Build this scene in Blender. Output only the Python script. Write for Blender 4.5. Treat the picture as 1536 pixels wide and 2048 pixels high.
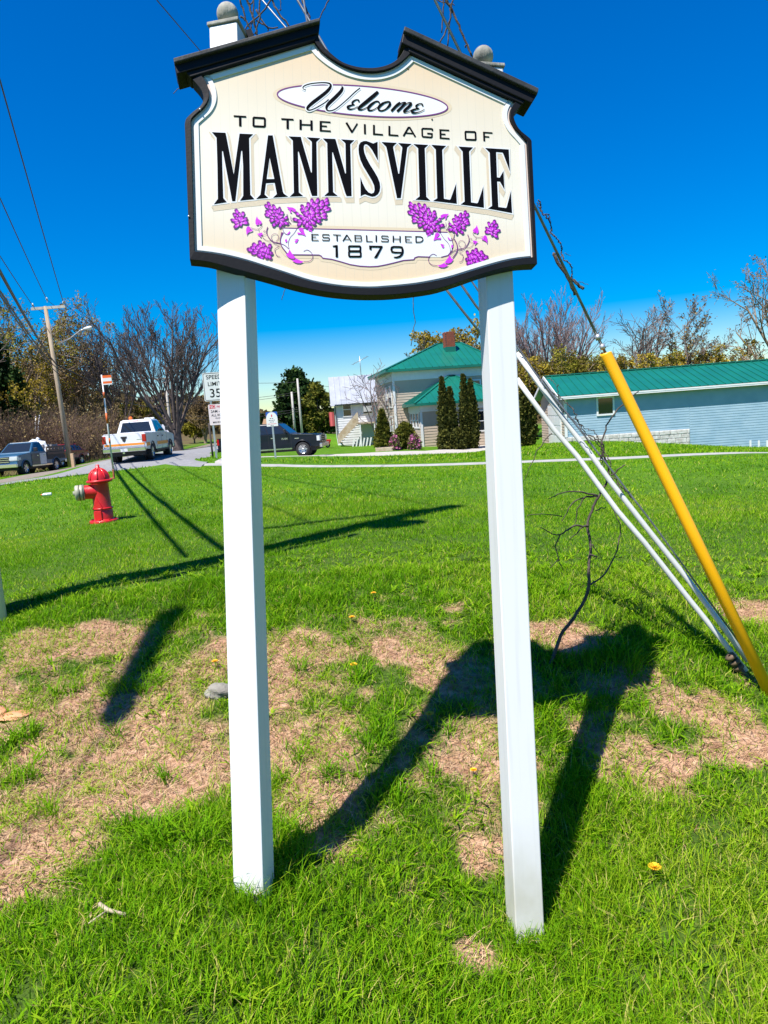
import bpy, bmesh, math, random
import numpy as np
from mathutils import Vector, Matrix
from mathutils.geometry import tessellate_polygon
for _o in list(bpy.data.objects): bpy.data.objects.remove(_o)
random.seed(7); RNG = np.random.default_rng(7)
rad = math.radians
SC = bpy.context.scene; COL = SC.collection

# ---------------------------------------------------------------- camera
F = 1420.0; PITCH = math.atan(190 / F); ROLL = rad(4.2); CAMZ = 1.6
fwd = np.array([0, math.cos(PITCH), -math.sin(PITCH)]); up0 = np.array([0, math.sin(PITCH), math.cos(PITCH)])
RT = math.cos(ROLL) * np.array([1., 0, 0]) - math.sin(ROLL) * up0
UP = math.sin(ROLL) * np.array([1., 0, 0]) + math.cos(ROLL) * up0
EYE = np.array([0, 0, CAMZ])
cd = bpy.data.cameras.new('camera'); cam = bpy.data.objects.new('camera', cd); COL.objects.link(cam)
cd.sensor_fit = 'HORIZONTAL'; cd.sensor_width = 36; cd.lens = 36 * F / 1536; cd.clip_start = .05; cd.clip_end = 3000
cam.matrix_world = Matrix(((RT[0], UP[0], -fwd[0], EYE[0]), (RT[1], UP[1], -fwd[1], EYE[1]), (RT[2], UP[2], -fwd[2], EYE[2]), (0, 0, 0, 1)))
SC.camera = cam

# ---------------------------------------------------------------- light
SUN_EL, SUN_AZ = 62.0, 40.0            # sun stands behind the camera, to its left; shadows run forward and to the right
w = bpy.data.worlds.new('World'); SC.world = w; w.use_nodes = True
nt = w.node_tree; bg = nt.nodes['Background']
sky = nt.nodes.new('ShaderNodeTexSky'); sky.sky_type = 'NISHITA'; sky.sun_disc = False
sky.sun_elevation = rad(SUN_EL); sky.sun_rotation = rad(180 + SUN_AZ); sky.altitude = 500; sky.air_density = 1.3; sky.dust_density = 0; sky.ozone_density = 8
hs = nt.nodes.new('ShaderNodeHueSaturation'); hs.inputs['Saturation'].default_value = 1.8; hs.inputs['Hue'].default_value = .513
nt.links.new(sky.outputs[0], hs.inputs['Color']); nt.links.new(hs.outputs[0], bg.inputs[0]); bg.inputs[1].default_value = .082
sd = bpy.data.lights.new('sun', 'SUN'); sd.energy = 4.8; sd.angle = rad(.53); sd.color = (1, .955, .89)
sun = bpy.data.objects.new('sun', sd); COL.objects.link(sun)
_sdir = Vector((math.sin(rad(SUN_AZ)) * math.cos(rad(SUN_EL)), math.cos(rad(SUN_AZ)) * math.cos(rad(SUN_EL)), -math.sin(rad(SUN_EL))))
sun.rotation_euler = _sdir.to_track_quat('-Z', 'Y').to_euler(); sun.location = (-8, -16, 30)
vs = SC.view_settings; vs.view_transform = 'Standard'; vs.look = 'None'; vs.exposure = .85; vs.gamma = 1; vs.use_curve_mapping = False
SC.cycles.max_bounces = 6; SC.cycles.transparent_max_bounces = 8

# ---------------------------------------------------------------- helpers
def ray(px, py):
    d = fwd * F + RT * (px - 768) - UP * (py - 1024)
    return d / d[1]
def pt(px, py, Y): return EYE + ray(px, py) * Y
def proj(p):
    d = np.asarray(p, float) - EYE; z = d @ fwd
    return 768 + F * (d @ RT) / z, 1024 - F * (d @ UP) / z

class MB:
    def __init__(s): s.v = []; s.f = []; s.t = []; s.sm = []
    def add(s, vs, fs, tint=.5, smooth=False):
        b = len(s.v); s.v += [tuple(map(float, q)) for q in vs]
        for f in fs: s.f.append(tuple(i + b for i in f)); s.t.append(tint); s.sm.append(smooth)
    def box(s, lo, hi, tint=.5, M=None):
        x0, y0, z0 = lo; x1, y1, z1 = hi
        vs = [(x0, y0, z0), (x1, y0, z0), (x1, y1, z0), (x0, y1, z0), (x0, y0, z1), (x1, y0, z1), (x1, y1, z1), (x0, y1, z1)]
        if M is not None: vs = [M @ Vector(q) for q in vs]
        s.add(vs, [(3, 2, 1, 0), (4, 5, 6, 7), (0, 1, 5, 4), (1, 2, 6, 5), (2, 3, 7, 6), (3, 0, 4, 7)], tint)
    def beam(s, a, b, wd, ht, upv=(0, 0, 1), tint=.5):
        a = Vector(a); b = Vector(b); d = (b - a).normalized(); sx = d.cross(Vector(upv))
        if sx.length < 1e-4: sx = Vector((1, 0, 0))
        sx.normalize(); uz = sx.cross(d)
        vs = [q + sx * i * wd / 2 + uz * j * ht / 2 for q in (a, b) for i, j in ((-1, -1), (1, -1), (1, 1), (-1, 1))]
        s.add(vs, [(3, 2, 1, 0), (4, 5, 6, 7), (0, 1, 5, 4), (1, 2, 6, 5), (2, 3, 7, 6), (3, 0, 4, 7)], tint)
    def tube(s, pts, rr, n=6, tint=.5, cap=True, smooth=True):
        pts = [Vector(p) for p in pts]
        if not hasattr(rr, '__len__'): rr = [rr] * len(pts)
        vs = []; nx = None
        for i, p in enumerate(pts):
            d = (pts[min(i + 1, len(pts) - 1)] - pts[max(i - 1, 0)])
            if d.length < 1e-9: d = Vector((0, 0, 1))
            d.normalize()
            if nx is None: nx = d.orthogonal().normalized()
            else:
                nx = nx - d * nx.dot(d)
                nx = nx.normalized() if nx.length > 1e-6 else d.orthogonal().normalized()
            ny = d.cross(nx)
            for k in range(n):
                a = 2 * math.pi * k / n
                vs.append(p + (nx * math.cos(a) + ny * math.sin(a)) * rr[i])
        fs = [(i * n + k, i * n + (k + 1) % n, (i + 1) * n + (k + 1) % n, (i + 1) * n + k) for i in range(len(pts) - 1) for k in range(n)]
        s.add(vs, fs, tint, smooth)
        if cap and n > 3:
            b = len(s.v) - len(vs)
            s.f += [tuple(b + k for k in range(n))[::-1], tuple(b + (len(pts) - 1) * n + k for k in range(n))]; s.t += [tint] * 2; s.sm += [False] * 2
    def lathe(s, prof, n=20, o=(0, 0, 0), ax=(0, 0, 1), tint=.5, smooth=True):
        ax = Vector(ax).normalized(); nx = ax.orthogonal().normalized(); ny = ax.cross(nx); o = Vector(o)
        vs = [o + ax * z + (nx * math.cos(2 * math.pi * k / n) + ny * math.sin(2 * math.pi * k / n)) * r for r, z in prof for k in range(n)]
        fs = [(i * n + k, i * n + (k + 1) % n, (i + 1) * n + (k + 1) % n, (i + 1) * n + k) for i in range(len(prof) - 1) for k in range(n)]
        s.add(vs, fs, tint, smooth)
    def prism(s, poly, fn, d0, d1, tint=.5):
        """poly: 2-D outline; fn(a, b, d) -> point; walls between depths d0 and d1 and both ends filled"""
        n = len(poly); A = [fn(a, b, d0) for a, b in poly]; B = [fn(a, b, d1) for a, b in poly]
        tr = tessellate_polygon([[Vector((a, b, 0)) for a, b in poly]])
        s.add(A + B, [tuple(t) for t in tr] + [tuple(i + n for i in t)[::-1] for t in tr] + [(i, (i + 1) % n, n + (i + 1) % n, n + i) for i in range(n)], tint)
    def flat(s, loops, fn, d, tint=.5):
        if len(loops) == 1: pass
        ls = [[Vector((a, b, 0)) for a, b in l] for l in loops]
        al = [q for l in loops for q in l]
        s.add([fn(a, b, d) for a, b in al], [tuple(t) for t in tessellate_polygon(ls)], tint)
    def mesh(s, name, recalc=True):
        m = bpy.data.meshes.new(name); m.from_pydata(s.v, [], s.f)
        m.polygons.foreach_set('use_smooth', s.sm)
        at = m.attributes.new('tint', 'FLOAT', 'FACE'); at.data.foreach_set('value', s.t)
        if recalc and len(s.f) < 60000:
            bm = bmesh.new(); bm.from_mesh(m); bmesh.ops.recalc_face_normals(bm, faces=bm.faces); bm.to_mesh(m); bm.free()
        m.update(); return m
    def build(s, name, mat, parent=None, recalc=True, bevel=0):
        m = s.mesh(name, recalc); m.materials.append(mat)
        o = bpy.data.objects.new(name, m); COL.objects.link(o)
        if parent is not None: o.parent = parent
        if bevel:
            b = o.modifiers.new('bevel', 'BEVEL'); b.width = bevel; b.segments = 2; b.limit_method = 'ANGLE'; b.angle_limit = rad(40)
        return o
def tag(o, label=None, cat=None, group=None, kind=None):
    if label: o['label'] = label
    if cat: o['category'] = cat
    if group: o['group'] = group
    if kind: o['kind'] = kind
    return o
def thing(name, label, cat, loc=(0, 0, 0), rz=0, group=None):
    o = bpy.data.objects.new(name, None); COL.objects.link(o); o.location = Vector([float(q) for q in loc]); o.rotation_euler = (0, 0, rz)
    o.empty_display_size = .2
    return tag(o, label, cat, group)
def share(o, parent, loc=(0, 0, 0)):
    c = o.copy(); COL.objects.link(c); c.parent = parent; c.location = loc; return c
def copy_tree(o, parent=None):
    c = o.copy(); COL.objects.link(c)
    if parent is not None: c.parent = parent
    for ch in list(o.children): copy_tree(ch, c)
    return c

MATS = {}
def mat(name, c, c2=None, rough=.6, metal=0., scale=8., detail=4., bump=0., bscale=None, spec=.5, tint=False, trans=0., coat=0., stretch=None):
    if name in MATS: return MATS[name]
    m = bpy.data.materials.new(name); m.use_nodes = True; T = m.node_tree; N = T.nodes; L = T.links; b = N['Principled BSDF']
    b.inputs['Roughness'].default_value = rough; b.inputs['Metallic'].default_value = metal; b.inputs['Specular IOR Level'].default_value = spec
    if coat: b.inputs['Coat Weight'].default_value = coat; b.inputs['Coat Roughness'].default_value = .05
    c = tuple(c) + (1,); b.inputs['Base Color'].default_value = c
    tc = N.new('ShaderNodeTexCoord'); src = tc.outputs['Object']
    if stretch:
        mp = N.new('ShaderNodeMapping'); mp.inputs['Scale'].default_value = stretch; L.new(src, mp.inputs[0]); src = mp.outputs[0]
    if c2 is not None:
        c2 = tuple(c2) + (1,); mx = N.new('ShaderNodeMix'); mx.data_type = 'RGBA'; mx.inputs['A'].default_value = c; mx.inputs['B'].default_value = c2
        nz = N.new('ShaderNodeTexNoise'); nz.inputs['Scale'].default_value = scale; nz.inputs['Detail'].default_value = detail; L.new(src, nz.inputs['Vector'])
        rp = N.new('ShaderNodeMapRange'); rp.inputs[1].default_value = .32; rp.inputs[2].default_value = .68; L.new(nz.outputs[0], rp.inputs[0])
        fac = rp.outputs[0]
        if tint:
            at = N.new('ShaderNodeAttribute'); at.attribute_name = 'tint'
            if tint == 'only': fac = at.outputs['Fac']
            else:
                ma = N.new('ShaderNodeMath'); ma.operation = 'MULTIPLY_ADD'; ma.inputs[1].default_value = .45; L.new(rp.outputs[0], ma.inputs[0])
                mb = N.new('ShaderNodeMath'); mb.operation = 'MULTIPLY'; mb.inputs[1].default_value = .55; L.new(at.outputs['Fac'], mb.inputs[0]); L.new(mb.outputs[0], ma.inputs[2]); fac = ma.outputs[0]
        L.new(fac, mx.inputs['Factor']); L.new(mx.outputs['Result'], b.inputs['Base Color'])
    if bump:
        n2 = N.new('ShaderNodeTexNoise'); n2.inputs['Scale'].default_value = bscale or scale * 4; n2.inputs['Detail'].default_value = 5; L.new(src, n2.inputs['Vector'])
        bp = N.new('ShaderNodeBump'); bp.inputs['Strength'].default_value = bump; bp.inputs['Distance'].default_value = .02; L.new(n2.outputs[0], bp.inputs['Height']); L.new(bp.outputs[0], b.inputs['Normal'])
    if trans:
        tr = N.new('ShaderNodeBsdfTranslucent'); ad = N.new('ShaderNodeMixShader'); ad.inputs[0].default_value = trans
        if c2 is not None: L.new(mx.outputs['Result'], tr.inputs[0])
        else: tr.inputs[0].default_value = c
        out = N['Material Output']; L.new(b.outputs[0], ad.inputs[1]); L.new(tr.outputs[0], ad.inputs[2]); L.new(ad.outputs[0], out.inputs[0])
    MATS[name] = m; return m
def glass(name='window_glass', c=(.015, .02, .025)): return mat(name, c, rough=.04, spec=.8)

# value noise on the ground plane
_NZ = np.random.default_rng(3).random((256, 256))
def vnoise(x, y, s):
    x = np.asarray(x) * s + 1000; y = np.asarray(y) * s + 1000; i = np.floor(x).astype(int); j = np.floor(y).astype(int); u = x - i; v = y - j
    u = u * u * (3 - 2 * u); v = v * v * (3 - 2 * v); g = lambda a, b: _NZ[a % 256, b % 256]
    return (g(i, j) * (1 - u) + g(i + 1, j) * u) * (1 - v) + (g(i, j + 1) * (1 - u) + g(i + 1, j + 1) * u) * v
def fbm(x, y, s, o=4):
    return sum(vnoise(x + 17.3 * k, y - 9.1 * k, s * 2 ** k) / 2 ** k for k in range(o)) / sum(1 / 2 ** k for k in range(o))

# ---------------------------------------------------------------- terrain: heights through surveyed points
_cp = [pt(*q) for q in (
    (500, 1790, 2.08), (1055, 1870, 2.235), (200, 1240, 4.2), (700, 1225, 4.2), (1130, 1215, 4.1), (0, 1258, 4.35), (1508, 1362, 3.4), (1500, 1215, 4.2),
    (250, 1500, 3.05), (770, 1500, 3.0), (1300, 1500, 2.95), (208, 1040, 9.9), (768, 1000, 9.9), (1300, 1000, 9.0), (540, 935, 21), (1047, 928, 16.5), (1536, 911, 13.2),
    (433, 915, 24), (0, 968, 24), (280, 936, 30), (440, 905, 42), (612, 915, 40), (460, 926, 40.5), (551, 915, 36), (268, 922, 35), (307, 908, 39), (55, 948, 40), (114, 941, 43.5),
    (845, 893, 45), (960, 905, 40), (690, 892, 60), (1135, 884, 37), (1500, 893, 37), (960, 885, 50), (346, 900, 75), (600, 868, 68))]
_cp += [np.array(q, float) for q in ((-1.2, 6.2, .47), (.5, 6.5, .45), (-2.9, 5.7, .47), (1.6, 6.0, .41), (-3.2, 4.6, .44), (-1.6, .8, .12), (0, .8, .02), (1.6, .8, -.2), (-1.2, 1.6, .12), (1.6, 1.7, -.16), (-45, 45, .3), (-40, 80, 1.5), (-60, 25, .3), (0, 110, -.6), (60, 110, -.6), (60, 40, -1.2), (40, 14, .1), (-110, 160, 8), (110, 160, 0), (0, 220, 0))]
_cp = np.array(_cp)
def _warp(x, y):
    y = np.maximum(y, .5); return np.stack([1.6 * x / (y + 2.5), np.log(y + 1.5)], -1)
_cw = _warp(_cp[:, 0], _cp[:, 1])
def _tps(d2): return np.where(d2 > 1e-12, d2 * np.log(np.maximum(d2, 1e-12)), 0)
_n = len(_cp); _A = np.zeros((_n + 3, _n + 3)); _d = ((_cw[:, None] - _cw[None]) ** 2).sum(-1)
_A[:_n, :_n] = _tps(_d) + np.eye(_n) * .004; _A[:_n, _n] = 1; _A[:_n, _n + 1:] = _cw; _A[_n:, :_n] = _A[:_n, _n:].T
_sol = np.linalg.solve(_A, np.concatenate([_cp[:, 2], np.zeros(3)]))
def gz(x, y):
    x = np.asarray(x, float); y = np.asarray(y, float); sh = np.broadcast(x, y).shape
    x = np.broadcast_to(x, sh).ravel(); y = np.broadcast_to(y, sh).ravel(); r = np.hypot(x, y); out = np.empty(len(x))
    k = np.minimum(1, 230 / np.maximum(r, 1e-6)); xs = np.clip(x * k, -1.7 * (np.maximum(y * k, .5) + 2.5), 1.7 * (np.maximum(y * k, .5) + 2.5)); ys = y * k
    for i in range(0, len(x), 20000):
        wv = _warp(xs[i:i + 20000], ys[i:i + 20000]); d2 = ((wv[:, None] - _cw[None]) ** 2).sum(-1)
        out[i:i + 20000] = _tps(d2) @ _sol[:_n] + _sol[_n] + wv @ _sol[_n + 1:]
    bank = np.clip((r - 1) / 1.5, 0, 1) * np.clip((9 - r) / 4, 0, 1)
    out += bank * ((fbm(x, y, 1.9, 4) - .5) * .09 + (vnoise(x, y, 9) - .5) * .018)
    out = np.clip(out, -3, 12)
    return out.reshape(sh) if sh else float(out[0])
def gp(px, py):
    """where the line of sight meets the ground"""
    r = ray(px, py); ts = np.geomspace(.6, 200, 900); q = EYE[None] + ts[:, None] * r[None]; h = q[:, 2] - gz(q[:, 0], q[:, 1])
    k = np.where(h < 0)[0]; k = k[0] if len(k) else len(ts) - 1
    if k == 0: return q[0]
    a = h[k - 1] / (h[k - 1] - h[k] + 1e-12); p = q[k - 1] + (q[k] - q[k - 1]) * a; p[2] = gz(p[0], p[1]); return p
def onground(px, py, Y):
    p = pt(px, py, Y); p[2] = gz(p[0], p[1]); return p
# ---------------------------------------------------------------- ground sheets
_bl = []
for px, py, rx, ry, st in ((150, 1280, 150, 38, 1), (40, 1370, 100, 60, 1), (330, 1480, 120, 60, .9), (250, 1590, 150, 60, .95), (120, 1680, 120, 50, .9), (400, 1570, 60, 60, .9), (600, 1310, 75, 50, .95), (560, 1425, 60, 60, .9), (650, 1480, 80, 60, .8), (600, 1600, 70, 60, .85),
                           (830, 1300, 100, 42, .95), (900, 1345, 100, 36, 1), (800, 1250, 70, 20, .7), (945, 1540, 80, 40, .8), (1130, 1268, 100, 36, 1), (1400, 1420, 120, 50, 1), (1480, 1485, 90, 50, 1), (1330, 1540, 90, 40, .85), (1500, 1228, 60, 28, 1), (950, 1915, 55, 32, .8), (660, 1690, 55, 30, .7), (1085, 1510, 45, 40, .8), (60, 1460, 80, 40, .7),
                           (270, 1460, 420, 240, .56), (780, 1400, 330, 220, .42), (1350, 1440, 270, 130, .42)):
    c = gp(px, py); a = gp(px, py - ry); b = gp(px, py + ry); _bl.append((c[0], c[1], rx / F * c[1] * 1.02, abs(a[1] - b[1]) / 2, st))
def dirt(x, y):
    x = np.asarray(x, float); y = np.asarray(y, float)
    d = np.zeros(np.broadcast(x, y).shape)
    for cx, cy, rx, ry, st in _bl: d = np.maximum(d, st * np.clip(1.5 - 1.0 * (((x - cx) / rx) ** 2 + ((y - cy) / ry) ** 2), 0, 1))
    n = fbm(x, y, 3.1, 4); n2 = vnoise(x + 5, y, 13)
    n3 = vnoise(x - 9, y + 4, 6.5)
    return np.clip(d * 1.12 + (n - .5) * 1.5 * (d > 0.02) + (n2 - .5) * .6 * (d > .02) + (n3 - .55) * .75 * (d > .02), 0, 1)

def ground_mat():
    m = bpy.data.materials.new('lawn_soil'); m.use_nodes = True; T = m.node_tree; N = T.nodes; L = T.links; b = N['Principled BSDF']; b.inputs['Roughness'].default_value = .95; b.inputs['Specular IOR Level'].default_value = .15
    tc = N.new('ShaderNodeTexCoord')
    def noise(s, d=5):
        n = N.new('ShaderNodeTexNoise'); n.inputs['Scale'].default_value = s; n.inputs['Detail'].default_value = d; L.new(tc.outputs['Object'], n.inputs['Vector']); return n.outputs[0]
    def ramp(src, stops):
        r = N.new('ShaderNodeValToRGB'); r.color_ramp.elements.remove(r.color_ramp.elements[0]); e = r.color_ramp.elements
        e[0].position = stops[0][0]; e[0].color = stops[0][1] + (1,)
        for p, c in stops[1:]: q = e.new(p); q.color = c + (1,)
        L.new(src, r.inputs[0]); return r.outputs[0]
    def mix(f, a, c):
        x = N.new('ShaderNodeMix'); x.data_type = 'RGBA'; L.new(f, x.inputs['Factor']); L.new(a, x.inputs['A']); L.new(c, x.inputs['B']); return x.outputs['Result']
    soil = ramp(noise(26, 8), [(.27, (.21, .105, .06)), (.5, (.44, .255, .155)), (.7, (.58, .375, .25))])
    near = ramp(noise(40, 6), [(.3, (.035, .065, .010)), (.6, (.07, .13, .014)), (.75, (.13, .15, .03))])
    far1 = ramp(noise(1.3, 8), [(.3, (.042, .13, .003)), (.5, (.075, .185, .005)), (.72, (.12, .24, .010))])
    far2 = ramp(noise(9, 8), [(.25, (.025, .08, .003)), (.5, (.075, .18, .006)), (.75, (.15, .27, .018))])
    f = N.new('ShaderNodeMix'); f.data_type = 'RGBA'; f.inputs['Factor'].default_value = .5; L.new(far1, f.inputs['A']); L.new(far2, f.inputs['B'])
    at = N.new('ShaderNodeAttribute'); at.attribute_name = 'far'; g = mix(at.outputs['Fac'], near, f.outputs['Result'])
    ad = N.new('ShaderNodeAttribute'); ad.attribute_name = 'dirt'
    aw = N.new('ShaderNodeAttribute'); aw.attribute_name = 'wild'
    wild = ramp(noise(.6, 8), [(.3, (.07, .05, .025)), (.5, (.12, .085, .04)), (.7, (.11, .12, .035))])
    g = mix(aw.outputs['Fac'], g, wild)
    L.new(mix(ad.outputs['Fac'], g, soil), b.inputs['Base Color'])
    bp = N.new('ShaderNodeBump'); bp.inputs['Strength'].default_value = .9; bp.inputs['Distance'].default_value = .03; L.new(noise(55, 8), bp.inputs['Height']); L.new(bp.outputs[0], b.inputs['Normal'])
    return m
_an = np.concatenate([np.linspace(-52, 52, 330), np.linspace(52, 308, 70)[1:-1]]) * math.pi / 180
_rr = np.concatenate([np.geomspace(.25, 1.2, 12)[:-1], np.geomspace(1.2, 12, 260)[:-1], np.geomspace(12, 80, 90)[:-1], np.geomspace(80, 900, 24)])
_ax, _ry = np.meshgrid(_an, _rr); _gx = (_ry * np.sin(_ax)).ravel(); _gy = (_ry * np.cos(_ax)).ravel(); _gzv = gz(_gx, _gy)
na, nr = len(_an), len(_rr)
_i, _j = np.meshgrid(np.arange(na), np.arange(nr - 1)); _i2 = (_i + 1) % na
_q = np.stack([_j * na + _i, (_j + 1) * na + _i, (_j + 1) * na + _i2, _j * na + _i2], -1).reshape(-1, 4)[:, ::-1]
def fast_mesh(name, V, Q, smooth=True, k=4):
    m = bpy.data.meshes.new(name); m.vertices.add(len(V)); m.vertices.foreach_set('co', np.ascontiguousarray(V, np.float32).ravel())
    m.loops.add(Q.size); m.loops.foreach_set('vertex_index', np.ascontiguousarray(Q, np.int32).ravel()); m.polygons.add(len(Q)); m.polygons.foreach_set('loop_start', np.arange(0, Q.size, k, dtype=np.int32))
    try: m.polygons.foreach_set('loop_total', np.full(len(Q), k, np.int32))
    except Exception: pass
    m.polygons.foreach_set('use_smooth', np.full(len(Q), smooth)); m.update(calc_edges=True); return m
V = np.stack([_gx, _gy, _gzv], -1); c0 = len(V); V = np.concatenate([V, [[0, 0, gz(0, .0)]]])
m = fast_mesh('lawn', V, _q)
_a = m.attributes.new('dirt', 'FLOAT', 'POINT'); _a.data.foreach_set('value', np.concatenate([np.clip((dirt(_gx, _gy) - .25) * 2.2, 0, 1), [0]]).astype(np.float32))
_a = m.attributes.new('far', 'FLOAT', 'POINT'); _a.data.foreach_set('value', np.concatenate([np.clip((np.hypot(_gx, _gy) - 5) / 9, 0, 1), [0]]).astype(np.float32))
_wl = np.clip((-_gx - 20.5 + 0 * _gy) / 2, 0, 1) * (_gy > 20) + np.clip((_gy - 85) / 20, 0, 1)
_a = m.attributes.new('wild', 'FLOAT', 'POINT'); _a.data.foreach_set('value', np.concatenate([np.clip(_wl, 0, 1), [0]]).astype(np.float32))
m.materials.append(ground_mat()); lawn = bpy.data.objects.new('lawn', m); COL.objects.link(lawn); tag(lawn, kind='structure')

PAVED = []
def poly_in(poly, x, y):
    c = np.zeros(np.shape(x), bool); n = len(poly)
    for i in range(n):
        (x0, y0), (x1, y1) = poly[i], poly[(i + 1) % n]
        k = ((y0 > y) != (y1 > y)); xi = (x1 - x0) * (y - y0) / (y1 - y0 + 1e-12) + x0; c ^= k & (x < xi)
    return c
def strip(name, near, far, mt, off, n=60, cols=8):
    """a paved sheet between two ground lines, following the terrain"""
    def res(l):
        l = np.array([q[:2] for q in l]); s = np.concatenate([[0], np.cumsum(np.hypot(*np.diff(l, axis=0).T))]); u = np.linspace(0, s[-1], n); return np.stack([np.interp(u, s, l[:, 0]), np.interp(u, s, l[:, 1])], -1)
    A, B = res(near), res(far); t = np.linspace(0, 1, cols + 1)[:, None, None]; P = (A[None] * (1 - t) + B[None] * t).reshape(-1, 2)
    z = gz(P[:, 0], P[:, 1]) + off; z = z.reshape(cols + 1, n); z[0] -= .06; z[-1] -= .06
    Vv = np.concatenate([P, z.reshape(-1, 1)], 1); i, j = np.meshgrid(np.arange(n - 1), np.arange(cols)); Q = np.stack([j * n + i, j * n + i + 1, (j + 1) * n + i + 1, (j + 1) * n + i], -1).reshape(-1, 4)
    mm = fast_mesh(name, Vv, Q); mm.materials.append(mt); o = bpy.data.objects.new(name, mm); COL.objects.link(o); tag(o, kind='structure')
    PAVED.append([tuple(q) for q in A] + [tuple(q) for q in B[::-1]]); return o
asph = mat('asphalt', (.20, .20, .205), (.27, .265, .26), rough=.9, scale=5, bump=.4, bscale=160)
conc = mat('concrete', (.30, .29, .27), (.40, .385, .36), rough=.9, scale=3, bump=.3, bscale=90)
grav = mat('gravel', (.16, .13, .10), (.26, .22, .17), rough=.95, scale=4, bump=.6, bscale=60)
G = lambda l: [gp(*q) for q in l]
_e = G([(0, 970), (140, 953), (280, 936), (380, 924), (442, 905)]); _dir = (_e[-1] - _e[-2]); _dir /= np.hypot(_dir[0], _dir[1])
rd_near = [_e[0] + np.array([2.0, -16, 0]), _e[0] + np.array([1.2, -8, 0])] + _e + [_e[-1] + np.array([.5, 30, 0]), _e[-1] + np.array([3, 90, 0])]
rd_near = [(-10.6, -30, 0), (-11.2, 0, 0), (-12.3, 14, 0)] + [(q[0], q[1], 0) for q in _e] + [(_e[-1][0] + .3, _e[-1][1] + 30, 0), (_e[-1][0] + 2, _e[-1][1] + 90, 0)]
rd_far = [(q[0] - 7.2, q[1], 0) for q in rd_near]
strip('road', rd_near, rd_far, asph, .02, n=120, cols=10)
strip('gravel_shoulder', [(q[0] - 7.0, q[1]) for q in rd_near], [(q[0] - 10.4, q[1]) for q in rd_near], grav, .012, n=120)
pth = [(392, 934), (470, 934), (560, 935), (700, 936), (900, 933), (1047, 928), (1300, 919), (1536, 911), (1700, 905)]
A = G(pth); B = G([(x, y - (9 if x < 600 else 8)) for x, y in pth])
strip('footpath', A, B, conc, .03, n=90, cols=2)
dr = [(300, 940), (345, 936), (392, 934)]
strip('driveway_apron', G([(300, 938), (350, 937), (400, 935)]), G([(372, 920), (395, 921), (420, 923)]), asph, .028, n=20, cols=4)
strip('driveway', G([(640, 917), (720, 914), (850, 910), (960, 903), (1060, 893)]), G([(640, 906), (720, 904), (850, 899), (960, 889), (1060, 882)]), mat('pale_gravel', (.36, .33, .29), (.48, .45, .40), rough=.95, scale=6, bump=.4, bscale=80), .02, n=60, cols=5)
strip('driveway_left', G([(430, 931), (530, 921), (650, 914)]), G([(430, 922), (530, 911), (650, 906)]), mat('pale_gravel', None), .02, n=30, cols=4)

# ---------------------------------------------------------------- grass blades
def grass_mat(name, cols, trans=.35):
    m = bpy.data.materials.new(name); m.use_nodes = True; T = m.node_tree; N = T.nodes; L = T.links; b = N['Principled BSDF']; b.inputs['Roughness'].default_value = .6; b.inputs['Specular IOR Level'].default_value = .06
    at = N.new('ShaderNodeAttribute'); at.attribute_name = 'tint'; r = N.new('ShaderNodeValToRGB'); e = r.color_ramp.elements
    e[0].position = cols[0][0]; e[0].color = cols[0][1] + (1,); e[1].position = cols[-1][0]; e[1].color = cols[-1][1] + (1,)
    for p, c in cols[1:-1]: q = e.new(p); q.color = c + (1,)
    L.new(at.outputs['Fac'], r.inputs[0]); L.new(r.outputs[0], b.inputs['Base Color'])
    tr = N.new('ShaderNodeBsdfTranslucent'); L.new(r.outputs[0], tr.inputs[0]); ms = N.new('ShaderNodeMixShader'); ms.inputs[0].default_value = trans
    L.new(b.outputs[0], ms.inputs[1]); L.new(tr.outputs[0], ms.inputs[2]); L.new(ms.outputs[0], N['Material Output'].inputs[0]); return m
GRASS = grass_mat('grass_blade', [(0, (.032, .12, .002)), (.3, (.095, .26, .003)), (.58, (.19, .375, .006)), (.82, (.34, .46, .02)), (1, (.50, .44, .13))])
STRAW = grass_mat('dry_straw', [(0, (.24, .13, .07)), (.5, (.48, .30, .165)), (1, (.66, .49, .28))], .1)
def keep_off(x, y, extra=0):
    k = np.ones(len(x), bool)
    for p in PAVED:
        P = np.array(p); lo = P.min(0); hi = P.max(0)
        s = (x > lo[0]) & (x < hi[0]) & (y > lo[1]) & (y < hi[1]); ii = np.where(s)[0]; k[ii[poly_in(p, x[ii], y[ii])]] = False
    return k
def ring(r0, r1, dens, a=46):
    n = int(dens * rad(2 * a) / 2 * (r1 * r1 - r0 * r0)); r = np.sqrt(RNG.uniform(r0 * r0, r1 * r1, n)); t = RNG.uniform(-rad(a), rad(a), n); return r * np.sin(t), r * np.cos(t)
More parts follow.
